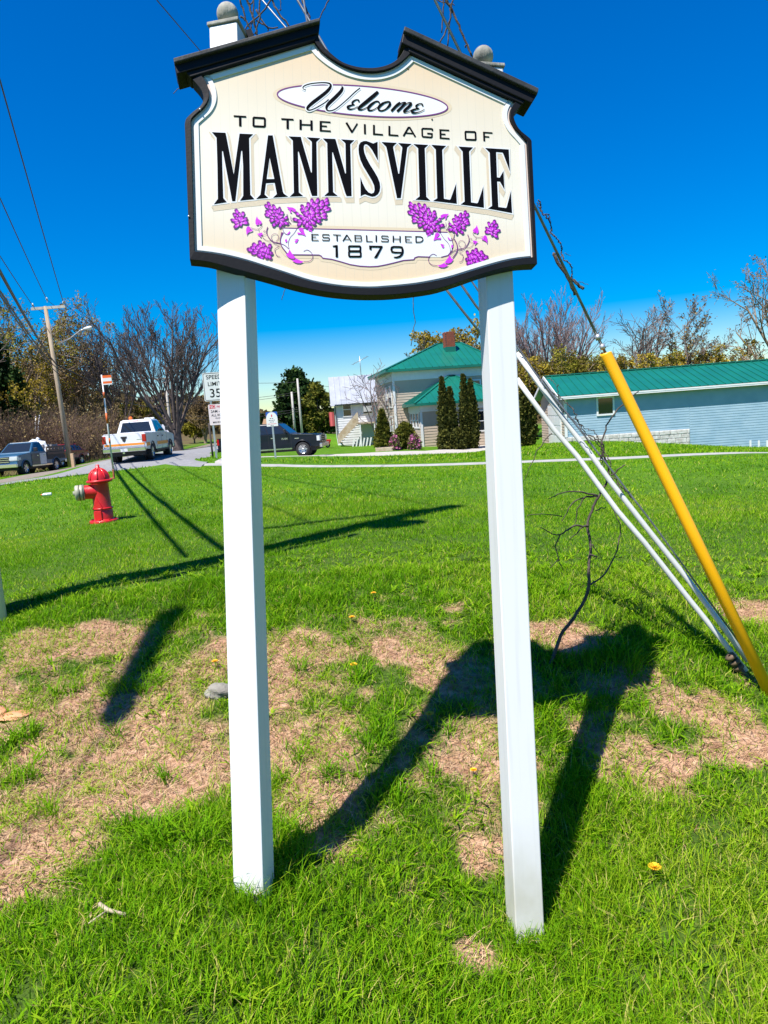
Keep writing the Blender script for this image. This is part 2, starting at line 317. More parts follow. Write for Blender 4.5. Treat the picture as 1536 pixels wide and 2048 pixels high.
def blades(name, x, y, length, width, lean, tint, mt, segs=2, az=None, zoff=-.004):
    n = len(x); z = gz(x, y) + zoff; az = RNG.uniform(0, 2 * math.pi, n) if az is None else az
    ld = np.stack([np.cos(az), np.sin(az), np.zeros(n)], -1); tw = az + math.pi / 2 + RNG.normal(0, .6, n); wd = np.stack([np.cos(tw), np.sin(tw), np.zeros(n)], -1)
    base = np.stack([x, y, z], -1); upv = np.array([0, 0, 1.])
    P = lambda t: base + upv * (length * (t - .35 * lean * t * t))[:, None] + ld * (length * lean * (.25 * t + .75 * t * t))[:, None]
    w = wd * (width / 2)[:, None]
    if segs == 2:
        m1 = P(.55); Vb = np.stack([base - w, base + w, m1 - w * .8, m1 + w * .8, P(1.)], 1).reshape(-1, 3); b = np.arange(n)[:, None] * 5
        Q = np.concatenate([b + np.array([[0, 1, 3]]), b + np.array([[0, 3, 2]]), b + np.array([[2, 3, 4]])], 1).reshape(-1, 3); rep = 3
    else:
        Vb = np.stack([base - w, base + w, P(1.)], 1).reshape(-1, 3); Q = np.arange(n * 3).reshape(-1, 3); rep = 1
    mm = fast_mesh(name, Vb, Q, False, 3); a_ = mm.attributes.new('tint', 'FLOAT', 'FACE'); a_.data.foreach_set('value', np.repeat(np.clip(tint, 0, 1), rep).astype(np.float32))
    mm.materials.append(mt); o = bpy.data.objects.new(name, mm); COL.objects.link(o); tag(o, kind='stuff'); return o
def patch_tint(x, y): return .18 + .62 * fbm(x, y, .9, 4) + RNG.normal(0, .15, len(x))
def lawn_blades(name, r0, r1, dens, l0, w0, segs):
    x, y = ring(r0, r1, dens); k = keep_off(x, y) & (RNG.random(len(x)) < np.clip(vnoise(x, y, 7.5) * 2.2, .42, 1)) & (RNG.random(len(x)) > np.clip(dirt(x, y) * 1.2 - .08, 0, .90)); k &= ~((x < -20.2) & (y > 20)); x, y = x[k], y[k]
    dd = dirt(x, y); n = len(x); lush = np.clip(fbm(x + 3, y, 1.6, 4) * 3.0 - .85, .34, 1.55)
    L_ = l0 * (.5 + .8 * RNG.random(n)) * (.55 + .6 * lush) * (1 - .35 * np.clip(dd * 2, 0, 1)); W = w0 * (.7 + .6 * RNG.random(n))
    return blades(name, x, y, L_, W, .25 + .75 * RNG.random(n), patch_tint(x, y) + .25 * np.clip(dd, 0, .6) + (RNG.random(n) < .06) * .5, GRASS, segs)
lawn_blades('grass', 1.0, 3.0, 15500, .072, .0036, 2)
lawn_blades('grass', 3.0, 5.2, 9500, .060, .0044, 2)
lawn_blades('grass', 5.2, 10, 3600, .046, .0068, 1)
lawn_blades('grass', 10, 22, 620, .05, .013, 1)
lawn_blades('grass', 22, 42, 90, .09, .035, 1)
# coarse tufts on the bank, long blades drooping from one crown
tx, ty, tl = [], [], []
for px, py, s in ((1130, 1195, 1), (1185, 1190, .9), (1235, 1330, 1.25), (1265, 1350, 1.2), (1210, 1290, .8), (1380, 1300, .8), (1330, 1290, .7), (1290, 1250, .7), (620, 1290, .7), (560, 1250, .6), (600, 1345, .9), (700, 1290, .7), (720, 1365, 1), (690, 1420, .9), (760, 1480, 1), (735, 1500, 1), (660, 1560, .9), (600, 1520, .8), (850, 1190, .8), (880, 1210, .8), (960, 1270, .8), (950, 1245, .7), (260, 1380, .9), (290, 1385, .9), (150, 1385, .8), (115, 1390, .7), (320, 1370, .7), (230, 1470, .7), (330, 1560, .8), (60, 1480, .9), (20, 1490, .9), (250, 1660, .9), (320, 1690, 1.1), (380, 1700, 1.1), (290, 1700, 1), (420, 1690, .9), (60, 1560, .9), (100, 1630, .8), (1420, 1240, .6), (1480, 1180, .6), (1100, 1430, .8), (1150, 1420, .9), (1190, 1600, .7), (1100, 1530, .7), (860, 1560, .7), (800, 1610, .8), (560, 1680, .9), (450, 1200, .6), (380, 1240, .8), (350, 1250, .7), (1060, 1180, .9), (1090, 1160, .8), (1085, 1880, .6), (1050, 1900, .6), (520, 1800, .5), (480, 1810, .45), (1240, 1420, .6), (1380, 1390, .5), (1440, 1330, .6), (900, 1470, .6), (570, 1560, .6)):
    c = gp(px, py); n = int(46 * s); a = RNG.uniform(0, 6.28, n); r = np.abs(RNG.normal(0, .045 * s, n)); tx.append(c[0] + r * np.cos(a)); ty.append(c[1] + r * np.sin(a)); tl.append(np.full(n, s))
tx, ty, tl = map(np.concatenate, (tx, ty, tl)); n = len(tx)
blades('grass', tx, ty, .15 * tl * (.5 + .7 * RNG.random(n)), .0052 * (.7 + .6 * RNG.random(n)), .45 + .75 * RNG.random(n), .25 + .35 * RNG.random(n), GRASS, 2)
# dry straw lying on the bare soil
x, y = ring(2.0, 5.6, 6500); k = RNG.random(len(x)) < np.clip(dirt(x, y) * 1.3 - .12, 0.015, .9); x, y = x[k], y[k]; n = len(x)
blades('dry_straw', x, y, .032 * (.4 + RNG.random(n)), .0026 * (.6 + .8 * RNG.random(n)), 1.5 + 1.1 * RNG.random(n), RNG.random(n), STRAW, 2, zoff=.003)

# thin coarse blades scattered over the bare soil, straggling and half dry
x, y = ring(1.9, 5.6, 1500); k = RNG.random(len(x)) < np.clip(dirt(x, y) * 1.2, 0, .9) * np.clip(vnoise(x + 31, y, 5) * 1.7 - .35, .04, 1); x, y = x[k], y[k]; n = len(x)
xx = np.repeat(x, 3) + RNG.normal(0, .012, n * 3); yy = np.repeat(y, 3) + RNG.normal(0, .012, n * 3); n *= 3
blades('grass', xx, yy, .06 * (.4 + 1.0 * RNG.random(n)), .0042 * (.6 + .7 * RNG.random(n)), .6 + 1.1 * RNG.random(n), .5 + .45 * RNG.random(n), GRASS, 2)
# broad weed leaves in the turf
x, y = ring(1.4, 6, 60); k = RNG.random(len(x)) > dirt(x, y); x, y = x[k], y[k]; n = len(x); m_ = 7
blades('grass', np.repeat(x, m_) + RNG.normal(0, .012, n * m_), np.repeat(y, m_) + RNG.normal(0, .012, n * m_), .06 * (.5 + .8 * RNG.random(n * m_)), .011 * (.6 + .7 * RNG.random(n * m_)), .8 + .9 * RNG.random(n * m_), .3 + .5 * RNG.random(n * m_), GRASS, 2)

# uncut grass left standing round the foot of each post
for px, py, w_ in ((498, 1806, .075), (1058, 1886, .085)):
    c = gp(px, py); n = 120; x = c[0] + RNG.uniform(-w_, w_, n); y = c[1] - .035 + RNG.uniform(-.05, .02, n); blades('grass', x, y, .10 * (.4 + .9 * RNG.random(n)), .0038 * (.7 + .5 * RNG.random(n)), .1 + .5 * RNG.random(n), .2 + .5 * RNG.random(n), GRASS, 2)
# ---------------------------------------------------------------- the village sign
SX = [0.0185, 2.4926, 0.475, 0.1839, -0.1795, 0.0633]
def _eul(a, b, c):
    ca, sa, cb, sb, cc, sc_ = math.cos(a), math.sin(a), math.cos(b), math.sin(b), math.cos(c), math.sin(c)
    return np.array([[ca, -sa, 0], [sa, ca, 0], [0, 0, 1]]) @ np.array([[1, 0, 0], [0, cb, -sb], [0, sb, cb]]) @ np.array([[cc, 0, sc_], [0, 1, 0], [-sc_, 0, cc]])
SM = _eul(*SX[3:]); ST = np.array(SX[:3]) + EYE
S_ROOT = thing('village_sign', 'large cream and black welcome sign on two white posts', 'sign')
S_ROOT.matrix_world = Matrix([list(SM[i]) + [ST[i]] for i in range(3)] + [[0, 0, 0, 1]])
def uv(px, py, off=0.):
    """point of the sign's face (local u, v), the plane standing off metres proud of the panel"""
    d = SM.T @ ray(px, py); o = SM.T @ (EYE - ST); s = (-off - o[1]) / d[1]; q = o + d * s; return (q[0], q[2])
FN = lambda a, b, d: (a, -d, b)
white_paint = mat('white_vinyl', (.62, .62, .61), (.59, .595, .59), rough=.35, scale=2.5, bump=.03, bscale=14)
black_paint = mat('black_paint', (.005, .005, .007), (.010, .010, .012), rough=.55, scale=3, bump=.04, bscale=90, spec=.2)
ink = mat('black_ink', (.003, .003, .005), rough=.8, spec=.05); white_ink = mat('white_ink', (.73, .73, .73), rough=.5); beige_ink = mat('beige_ink', (.72, .56, .38), rough=.5)
purple_ink = mat('purple_ink', (.15, .02, .16), rough=.5); magenta = mat('magenta_ink', (.58, .03, .66), rough=.5); dark_mag = mat('dark_magenta_ink', (.16, .002, .20), rough=.5); pink_ink = mat('pink_ink', (.75, .25, .78), rough=.5)
weather = mat('weathered_wood', (.42, .40, .34), (.13, .13, .11), rough=.85, scale=14, detail=6, bump=.4, bscale=40, stretch=(1, 1, .35))
def cream_mat():
    m = bpy.data.materials.new('cream_face'); m.use_nodes = True; T = m.node_tree; N = T.nodes; L = T.links; b = N['Principled BSDF']; b.inputs['Roughness'].default_value = .5
    tc = N.new('ShaderNodeTexCoord'); sp = N.new('ShaderNodeSeparateXYZ'); L.new(tc.outputs['Object'], sp.inputs[0])
    r = N.new('ShaderNodeValToRGB'); mr = N.new('ShaderNodeMapRange'); mr.inputs[1].default_value = -.08; mr.inputs[2].default_value = .80; L.new(sp.outputs['Z'], mr.inputs[0]); L.new(mr.outputs[0], r.inputs[0])
    e = r.color_ramp.elements; A = (.74, .54, .34, 1); B = (.76, .71, .61, 1); e[0].position = 0; e[0].color = A; e[1].position = 1; e[1].color = A
    for p, c in ((.16, (.74, .60, .43, 1)), (.34, B), (.62, B), (.78, (.72, .635, .50, 1))): q = e.new(p); q.color = c
    # printed tongue-and-groove lines
    fr = N.new('ShaderNodeMath'); fr.operation = 'MULTIPLY'; fr.inputs[1].default_value = 1 / .0305; L.new(sp.outputs['X'], fr.inputs[0])
    f2 = N.new('ShaderNodeMath'); f2.operation = 'FRACT'; L.new(fr.outputs[0], f2.inputs[0]); f3 = N.new('ShaderNodeMath'); f3.operation = 'LESS_THAN'; f3.inputs[1].default_value = .07; L.new(f2.outputs[0], f3.inputs[0])
    f4 = N.new('ShaderNodeMath'); f4.operation = 'MULTIPLY'; f4.inputs[1].default_value = .22; L.new(f3.outputs[0], f4.inputs[0])
    mx = N.new('ShaderNodeMix'); mx.data_type = 'RGBA'; mx.inputs['B'].default_value = (.50, .47, .40, 1); L.new(f4.outputs[0], mx.inputs['Factor']); L.new(r.outputs[0], mx.inputs['A'])
    nz = N.new('ShaderNodeTexNoise'); nz.inputs['Scale'].default_value = 5; nz.inputs['Detail'].default_value = 6; L.new(tc.outputs['Object'], nz.inputs['Vector'])
    m2 = N.new('ShaderNodeMix'); m2.data_type = 'RGBA'; m2.blend_type = 'MULTIPLY'; m2.inputs['B'].default_value = (.93, .91, .87, 1); L.new(nz.outputs[0], m2.inputs['Factor']); L.new(mx.outputs['Result'], m2.inputs['A']); L.new(m2.outputs['Result'], b.inputs['Base Color']); return m
def smooth(l, k=3):
    l = [np.array(q, float) for q in l]; out = []
    for i in range(len(l) - 1):
        p0, p1, p2, p3 = l[max(i - 1, 0)], l[i], l[i + 1], l[min(i + 2, len(l) - 1)]
        for j in range(k):
            t = j / k; out.append(.5 * ((2 * p1) + (-p0 + p2) * t + (2 * p0 - 5 * p1 + 4 * p2 - p3) * t * t + (-p0 + 3 * p1 - 3 * p2 + p3) * t ** 3))
    return [tuple(q) for q in out] + [tuple(l[-1])]
iL = smooth([(400.2, 153.5), (407.7, 161.3), (414.2, 172.3), (417.7, 184), (418.5, 194.5), (416.2, 204.9), (410.3, 215.3), (401.2, 224.4), (390.8, 233.5), (384.3, 240), (382.3, 246)])
iB = smooth([(389.3, 505.8), (417.3, 508.6), (451.1, 514.2), (490, 523.6), (529.3, 536), (570, 549), (619.8, 565), (669, 574), (705, 577.5), (740, 578.7), (769.5, 577), (831, 571), (893, 559), (942.7, 544), (992, 529.3), (1029, 520.8), (1065, 517)])
iR = smooth([(1052.3, 286), (1047, 279.5), (1038, 269), (1027.7, 258), (1020.5, 246.6), (1018, 234.3), (1019.5, 222), (1024.6, 212.8), (1030.8, 206)])
iA = smooth([(821.7, 108.5), (810.8, 120), (796, 132), (779.6, 140.8), (758.8, 146.5), (738, 147.8), (717, 145.3), (694, 138.5), (673, 128.3), (654.6, 115.8), (638, 101), (627.5, 85.6)])
inner = [uv(*q) for q in iL + iB + iR + iA]
FO = .012
oL = smooth([(384.3, 158), (396, 171), (403.8, 182.8), (407, 194.5), (405, 205), (398.6, 214), (388, 221.8), (377.8, 231), (371.3, 238.8), (369.5, 249)])
oB = smooth([(379.5, 519), (400, 520.8), (425, 525), (464, 535.7), (509.7, 548), (560, 562), (582.7, 568.8), (620, 577.5), (656.9, 584), (700, 588.5), (740, 590), (794, 588.2), (868, 578.7), (918, 563.9), (967.4, 546.6), (1017, 533.5), (1045, 529.5), (1074.5, 528)])
oR = smooth([(1063.4, 281.5), (1060.5, 277), (1052.3, 270), (1042, 261.5), (1033.8, 250.7), (1028.7, 238.4), (1027.6, 230), (1030.5, 224), (1037, 217), (1044, 208), (1046.5, 200)])
oA = smooth([(814, 84), (810.8, 93), (802.5, 109.6), (790, 122), (773, 130.4), (752.5, 135), (727.5, 135.2), (702.5, 130.4), (681.7, 122), (663, 107.5), (648, 93), (639, 80.4), (634.8, 66)])
outer = [uv(*q, FO) for q in oL + oB + oR + oA]
def resample(l, n, anchors=None):
    l = np.array(l); s = np.concatenate([[0], np.cumsum(np.hypot(*np.diff(l, axis=0).T))]); u = np.linspace(0, s[-1], n); return [(float(a), float(b)) for a, b in zip(np.interp(u, s, l[:, 0]), np.interp(u, s, l[:, 1]))]
def miter(poly, d):
    """move a closed outline outward by d (counter-clockwise outline)"""
    P = [np.array(q) for q in poly]; n = len(P); ar = sum(P[i][0] * P[(i + 1) % n][1] - P[(i + 1) % n][0] * P[i][1] for i in range(n)); sg = 1 if ar > 0 else -1; out = []
    for i in range(n):
        a = P[i] - P[i - 1]; b = P[(i + 1) % n] - P[i]; a = a / (np.linalg.norm(a) + 1e-9); b = b / (np.linalg.norm(b) + 1e-9)
        na_ = np.array([a[1], -a[0]]) * sg; nb = np.array([b[1], -b[0]]) * sg; mm = na_ + nb; L2 = mm @ mm
        if L2 < .25: out.append(tuple(P[i] + (na_ + nb) * d * .9 + (a - b) * d * .7)); continue
        out.append(tuple(P[i] + mm * min(2 / L2, 1.9) * d))
    return out
# frame ring: front, inner wall, outer wall
def ring_mesh(A, B, dA, dB, back, mb):
    """A inner, B outer loops with equal counts"""
    n = len(A)
    v = [FN(*q, dA) for q in A] + [FN(*q, dB) for q in B] + [FN(*q, -back) for q in B] + [FN(*q, -.004) for q in A]
    f = []
    for i in range(n):
        j = (i + 1) % n; f += [(i, j, n + j, n + i), (n + i, n + j, 2 * n + j, 2 * n + i), (j, i, 3 * n + i, 3 * n + j)]
    mb.add(v, f)
segs_i = [iL, [iL[-1], iB[0]], iB, [iB[-1], iR[0]], iR, [iR[-1], iA[0]], iA, [iA[-1], iL[0]]]; segs_o = [oL, [oL[-1], oB[0]], oB, [oB[-1], oR[0]], oR, [oR[-1], oA[0]], oA, [oA[-1], oL[0]]]; cnt = [24, 8, 44, 8, 24, 10, 36, 10]
ri = [q for s, c in zip(segs_i, cnt) for q in resample([uv(*p) for p in s], c)[:-1]]; ro = [q for s, c in zip(segs_o, cnt) for q in resample([uv(*p, FO) for p in s], c)[:-1]]
PANEL = tag(bpy.data.objects.new('panel', None), None); COL.objects.link(PANEL); PANEL.parent = S_ROOT
mb = MB(); ring_mesh(ri, ro, .0135, FO, .040, mb); mb.build('frame', black_paint, PANEL, bevel=.003)
mb = MB(); mb.prism(miter(ri, .004), FN, 0., -.034); mb.build('face', cream_mat(), PANEL)
# back board in black
mb = MB(); mb.prism(miter(ro, -.004), FN, -.0345, -.0385); mb.build('back_board', black_paint, PANEL)
bd0 = miter(ri, -.0085); bd1 = miter(ri, -.0235)
mb = MB(); n = len(bd0); mb.add([FN(*q, .0040) for q in bd0] + [FN(*q, .0040) for q in bd1] + [FN(*q, .0) for q in bd0] + [FN(*q, .0) for q in bd1], sum([[(i, (i + 1) % n, n + (i + 1) % n, n + i), (i, 2 * n + i, 2 * n + (i + 1) % n, (i + 1) % n), (n + i, n + (i + 1) % n, 3 * n + (i + 1) % n, 3 * n + i)] for i in range(n)], [])); mb.build('border_band', white_ink, PANEL)
pr0 = miter(ri, -.0005); pr1 = miter(ri, -.0085); mb = MB(); mb.add([FN(*q, .0008) for q in pr0] + [FN(*q, .0008) for q in pr1], [(i, (i + 1) % n, n + (i + 1) % n, n + i) for i in range(n)]); mb.build('pink_edge_line', mat('pink_line', (.68, .55, .48), rough=.5), PANEL)

# cap mouldings
def cap(label, l_top, r_top, l_mid, r_mid, l_low, r_low, bed):
    q = lambda p, o: uv(p[0], p[1], o)
    c = MB(); c.prism([q(l_top, .038), q(r_top, .038), q(r_mid, .038), q(l_mid, .038)], FN, .038, -.075); e = tag(c.build('cap_moulding', black_dusty, S_ROOT, bevel=.003), label)
    g = lambda p, d_: (p[0], p[1] + d_)
    c = MB(); c.prism([q(g(l_mid, .7), .024), q(g(r_mid, .7), .024), q(r_low, .024), q(l_low, .024)], FN, .024, -.060); c.build('bed_moulding', black_paint, e, bevel=.003)
    (x0, y0), (x1, y1), (x2, y2), (x3, y3) = bed
    c = MB(); c.prism([q((x0, y0), .017), q((x1, y1), .017), q((x2, y2), .017), q((x3, y3), .017)], FN, .017, -.045); c.build('bed_moulding', black_paint, e, bevel=.003)
black_dusty = mat('black_dusty', (.020, .022, .024), (.05, .052, .052), rough=.6, scale=9, detail=6, bump=.1, bscale=60, spec=.3)
cap('left black cap moulding', (346.3, 115.5), (640.5, 34.5), (348.3, 125), (640.5, 42), (353.7, 147.6), (638, 65), ((370, 143.8), (637, 66), (631, 79), (381, 154)))
cap('right black cap moulding with peeling paint', (809.5, 51.5), (1078, 176), (807.5, 61), (1076, 186), (803, 85), (1064, 206), ((815, 91.5), (1052, 201), (1046, 208), (818, 103)))

def post_mat():
    m = bpy.data.materials.new('post_vinyl'); m.use_nodes = True; T = m.node_tree; N = T.nodes; L = T.links; b = N['Principled BSDF']; b.inputs['Roughness'].default_value = .38
    tc = N.new('ShaderNodeTexCoord'); sp = N.new('ShaderNodeSeparateXYZ'); L.new(tc.outputs['Object'], sp.inputs[0])
    nz = N.new('ShaderNodeTexNoise'); nz.inputs['Scale'].default_value = 9; nz.inputs['Detail'].default_value = 8; L.new(tc.outputs['Object'], nz.inputs['Vector'])
    mp = N.new('ShaderNodeMapping'); mp.inputs['Scale'].default_value = (26, 26, 1.1); L.new(tc.outputs['Object'], mp.inputs[0]); n2 = N.new('ShaderNodeTexNoise'); n2.inputs['Scale'].default_value = 1.6; n2.inputs['Detail'].default_value = 7; L.new(mp.outputs[0], n2.inputs['Vector'])
    mr = N.new('ShaderNodeMapRange'); mr.inputs[1].default_value = -1.86; mr.inputs[2].default_value = -2.16; L.new(sp.outputs['Z'], mr.inputs[0])
    mu = N.new('ShaderNodeMath'); mu.operation = 'MULTIPLY'; L.new(mr.outputs[0], mu.inputs[0]); L.new(nz.outputs[0], mu.inputs[1])
    x = N.new('ShaderNodeMix'); x.data_type = 'RGBA'; x.inputs['A'].default_value = (.69, .69, .68, 1); x.inputs['B'].default_value = (.36, .34, .22, 1); L.new(mu.outputs[0], x.inputs['Factor'])
    r2 = N.new('ShaderNodeMapRange'); r2.inputs[1].default_value = .52; r2.inputs[2].default_value = .8; r2.inputs[4].default_value = .30; L.new(n2.outputs[0], r2.inputs[0])
    y = N.new('ShaderNodeMix'); y.data_type = 'RGBA'; y.inputs['B'].default_value = (.44, .44, .40, 1); L.new(r2.outputs[0], y.inputs['Factor']); L.new(x.outputs['Result'], y.inputs['A']); L.new(y.outputs['Result'], b.inputs['Base Color']); return m
POSTM = post_mat()
# posts with plates and ball finials
def post(g, s, yaw, vtop, vbot, fin_label):
    h = .0508; c, sn = math.cos(yaw), math.sin(yaw)
    def L(a, b, v): return (g - s * v + a * c - b * sn, .045 + h + a * sn + b * c, v)
    mb = MB()
    for lo, hi in (((-h, -h, vbot), (h, h, vtop)),):
        vs = [L(a, b, v) for v in (lo[2], hi[2]) for a, b in ((-h, -h), (h, -h), (h, h), (-h, h))]; mb.add(vs, [(3, 2, 1, 0), (4, 5, 6, 7), (0, 1, 5, 4), (1, 2, 6, 5), (2, 3, 7, 6), (3, 0, 4, 7)])
    p = mb.build('post', POSTM, S_ROOT, bevel=.004)
    mb = MB(); k = h + .006; vs = [L(a, b, v) for v in (vtop + .001, vtop + .014) for a, b in ((-k, -k), (k, -k), (k, k), (-k, k))]; mb.add(vs, [(3, 2, 1, 0), (4, 5, 6, 7), (0, 1, 5, 4), (1, 2, 6, 5), (2, 3, 7, 6), (3, 0, 4, 7)]); mb.build('cap_plate', weather, p, bevel=.003)
    R_ = .0375; z0 = vtop + .0145; prof = [(.0, z0), (.034, z0), (.032, z0 + .006), (.020, z0 + .014), (.016, z0 + .022)] + [(R_ * math.sin(t), z0 + .020 + R_ - R_ * math.cos(t)) for t in np.linspace(.45, math.pi, 14)]
    o = L(0, 0, 0); mb = MB(); mb.lathe(prof, 24, (o[0] + 0, o[1], 0)); tag(mb.build('ball_finial', weather, p), fin_label)
    return p
post(-.4536, -.0029, -.3711, .884, -2.30, None); post(.471, -.007, -.0169, .808, -2.55, None)
# the black bracket behind the left post top
mb = MB(); mb.beam((-.385, .10, .905), (-.345, .10, .80), .018, .02); mb.build('bracket', black_paint, S_ROOT)

# ---- print on the face
def ribbon(mb, pts, wds, d, closed=False, fn=None, dstep=0):
    P = [np.array(q, float) for q in pts]; n = len(P)
    if not hasattr(wds, '__len__'): wds = [wds] * n
    Lf, Rt = [], []
    for i in range(n):
        if closed: a = P[i] - P[i - 1]; b = P[(i + 1) % n] - P[i]
        else: a = P[i] - P[i - 1] if i else P[1] - P[0]; b = P[i + 1] - P[i] if i < n - 1 else P[i] - P[i - 1]
        a = a / (np.linalg.norm(a) + 1e-9); b = b / (np.linalg.norm(b) + 1e-9); t = a + b; l = np.linalg.norm(t)
        t = t / l if l > .2 else a; cs = max(abs(t @ a), .55); nn = np.array([-t[1], t[0]]) * wds[i] / 2 / cs; Lf.append(P[i] + nn); Rt.append(P[i] - nn)
    fn = fn or FN; m_ = n if closed else n - 1
    mb.add([fn(*q, d + i * dstep) for i, q in enumerate(Lf)] + [fn(*q, d + i * dstep) for i, q in enumerate(Rt)], [(i, (i + 1) % n, n + (i + 1) % n, n + i) for i in range(m_)])
def Z(sc, ox, oy): return lambda x, y: uv(ox + x / sc, oy + y / sc)
def PXW(sc): return lambda w_: w_ / sc * .00183     # picture pixels on the face are about 1.8 mm
def tess(mb, loops, d): mb.flat(loops, FN, d)
zA, zB, zC, zD = Z(8.533, 410, 250), Z(8.533, 570, 250), Z(8.533, 690, 250), Z(8.533, 860, 260)
BIG = [('M', zA, [[(118, 128), (350, 138), (365, 205), (490, 850), (590, 152), (822, 163), (752, 228), (762, 700), (773, 1193), (845, 1270), (597, 1295), (652, 1215), (650, 700), (634, 445), (617, 445), (518, 1303), (463, 1305), (305, 450), (290, 450), (295, 700), (312, 1250), (372, 1322), (152, 1357), (220, 1265), (212, 700), (197, 222)]]),
       ('A', zA, [[(1075, 182), (1155, 182), (1328, 1140), (1345, 1177), (1418, 1228), (1160, 1243), (1225, 1185), (1187, 990), (1040, 997), (1015, 1190), (1080, 1248), (872, 1268), (945, 1195)], [(1102, 560), (1050, 928), (1182, 926)]]),
       ('N', zB, [[(60, 200), (270, 208), (285, 268), (443, 815), (457, 815), (457, 310), (448, 280), (370, 215), (600, 230), (535, 292), (535, 320), (550, 1213), (460, 1215), (440, 1165), (230, 455), (219, 460), (235, 1155), (310, 1217), (80, 1227), (150, 1160), (132, 270)]]),
       ('N', zB, [[(645, 235), (858, 243), (870, 278), (1025, 830), (1038, 830), (1030, 325), (1020, 305), (955, 250), (1180, 265), (1112, 330), (1135, 1217), (1050, 1218), (1028, 1170), (814, 470), (803, 470), (820, 1150), (898, 1215), (670, 1213), (738, 1150), (718, 312)]]),
       ('S', zC, [[(553, 290), (560, 615), (520, 540), (460, 430), (405, 360), (365, 332), (335, 335), (320, 365), (318, 410), (330, 480), (370, 580), (430, 690), (500, 800), (560, 905), (590, 985), (599, 1060), (590, 1130), (560, 1185), (510, 1220), (460, 1228), (400, 1210), (340, 1187), (300, 1200), (265, 1222), (262, 893), (300, 1000), (350, 1098), (400, 1155), (450, 1176), (488, 1160), (503, 1110), (495, 1040), (460, 960), (390, 840), (310, 710), (260, 600), (235, 500), (228, 420), (235, 350), (260, 305), (310, 280), (360, 277), (420, 297), (480, 322)]]),
       ('V', zC, [[(620, 295), (880, 310), (822, 368), (820, 392), (908, 835), (922, 835), (975, 400), (968, 375), (905, 312), (1135, 328), (1060, 387), (950, 1250), (885, 1252), (705, 390), (695, 370)]]),
       ('I', zC, [[(1165, 330), (1418, 345), (1358, 400), (1385, 1228), (1455, 1297), (1200, 1278), (1270, 1222), (1245, 400)]]),
       ('L', zD, [[(20, 258), (272, 275), (205, 342), (235, 1178), (330, 1195), (347, 1185), (440, 925), (455, 1262), (50, 1215), (120, 1170), (95, 338)]]),
       ('L', zD, [[(482, 287), (732, 302), (665, 370), (698, 1240), (798, 1255), (814, 1245), (905, 975), (918, 1330), (520, 1275), (588, 1225), (553, 372)]]),
       ('E', zD, [[(938, 312), (1340, 337), (1360, 715), (1250, 420), (1235, 390), (1125, 380), (1140, 812), (1185, 818), (1250, 705), (1267, 1020), (1190, 885), (1143, 882), (1163, 1318), (1290, 1335), (1305, 1325), (1375, 1050), (1398, 1422), (985, 1345), (1055, 1300), (1015, 392)]])]
halo = MB(); shade = MB()
for k, (ch, z, loops) in enumerate(BIG):
    ls = [[z(*q) for q in l] for l in loops]; mb = MB(); tess(mb, ls, .0022); tag(mb.build('letter', ink, PANEL), 'black serif letter ' + ch)
    for L0 in ls: ribbon(halo, L0, .0105, .0015 + k * .00001, True, None, 4e-6)
    cx = (4.5 - k) * .0016
    for q_, t_ in enumerate((1., .72, .45, .2)):
        sh = [(a + cx * t_, b - .016 * t_) for a, b in ls[0]]; tess(shade, [sh], .0004 + q_ * .00012 + k * .00001); ribbon(shade, sh, .014, .00045 + q_ * .00012 + k * .00001, True, None, 4e-6)
halo.build('letter_halo', white_ink, PANEL); shade.build('letter_shade_print', mat('beige_shade_ink', (.64, .53, .38), rough=.5), PANEL)
def strokes(name, z, sc, st, counts, word, d0=.0012, mt=None):
    pw = PXW(sc); k = 0
    for ch, cn in zip(word, counts):
        mb = MB()
        for i, s in enumerate(st[k:k + cn]): ribbon(mb, [z(*p) for p in s[0]], pw(s[1]), d0 + i * .00006, len(s) > 2)
        k += cn; tag(mb.build('small_letter', mt or ink, PANEL), 'black wide capital ' + ch)
z7, z8 = Z(5.486, 450, 220), Z(4.8, 680, 220)
strokes('text_line', z7, 5.486, [([(95, 68), (233, 76)], 17), ([(165, 66), (167, 180)], 24), ([(320, 84), (428, 91), (437, 100), (437, 175), (428, 184), (320, 179), (312, 172), (312, 92)], 20, 1),
    ([(617, 100), (752, 107)], 17), ([(686, 98), (687, 210)], 24), ([(829, 107), (829, 218)], 23), ([(948, 116), (949, 224)], 23), ([(829, 161), (948, 166)], 15),
    ([(1050, 122), (1050, 234)], 23), ([(1040, 129), (1157, 136)], 15), ([(1050, 176), (1118, 181)], 14), ([(1040, 227), (1160, 234)], 15)], (2, 1, 2, 3, 4), 'TOTHE')
strokes('text_line', z8, 4.8, [([(60, 122), (116, 216)], 20), ([(113, 216), (166, 131)], 13), ([(237, 137), (239, 232)], 18), ([(325, 144), (325, 240)], 18), ([(317, 231), (412, 239)], 14), ([(473, 154), (473, 246)], 18), ([(465, 240), (560, 247)], 14),
    ([(608, 252), (656, 170), (669, 170), (723, 260)], 16), ([(630, 222), (697, 227)], 12), ([(886, 202), (886, 186), (878, 182), (795, 179), (787, 187), (789, 250), (797, 258), (874, 264), (882, 257), (882, 230), (836, 226)], 15),
    ([(962, 186), (965, 277)], 18), ([(952, 192), (1048, 197)], 13), ([(963, 232), (1012, 235)], 12), ([(955, 269), (1051, 277)], 13), ([(1207, 209), (1292, 212), (1299, 219), (1302, 281), (1296, 288), (1213, 285), (1205, 278), (1202, 216)], 17, 1), ([(1380, 212), (1384, 300)], 18), ([(1372, 216), (1463, 222)], 13), ([(1382, 256), (1432, 260)], 12)], (2, 1, 2, 2, 2, 1, 4, 1, 3), 'VILLAGEOF')
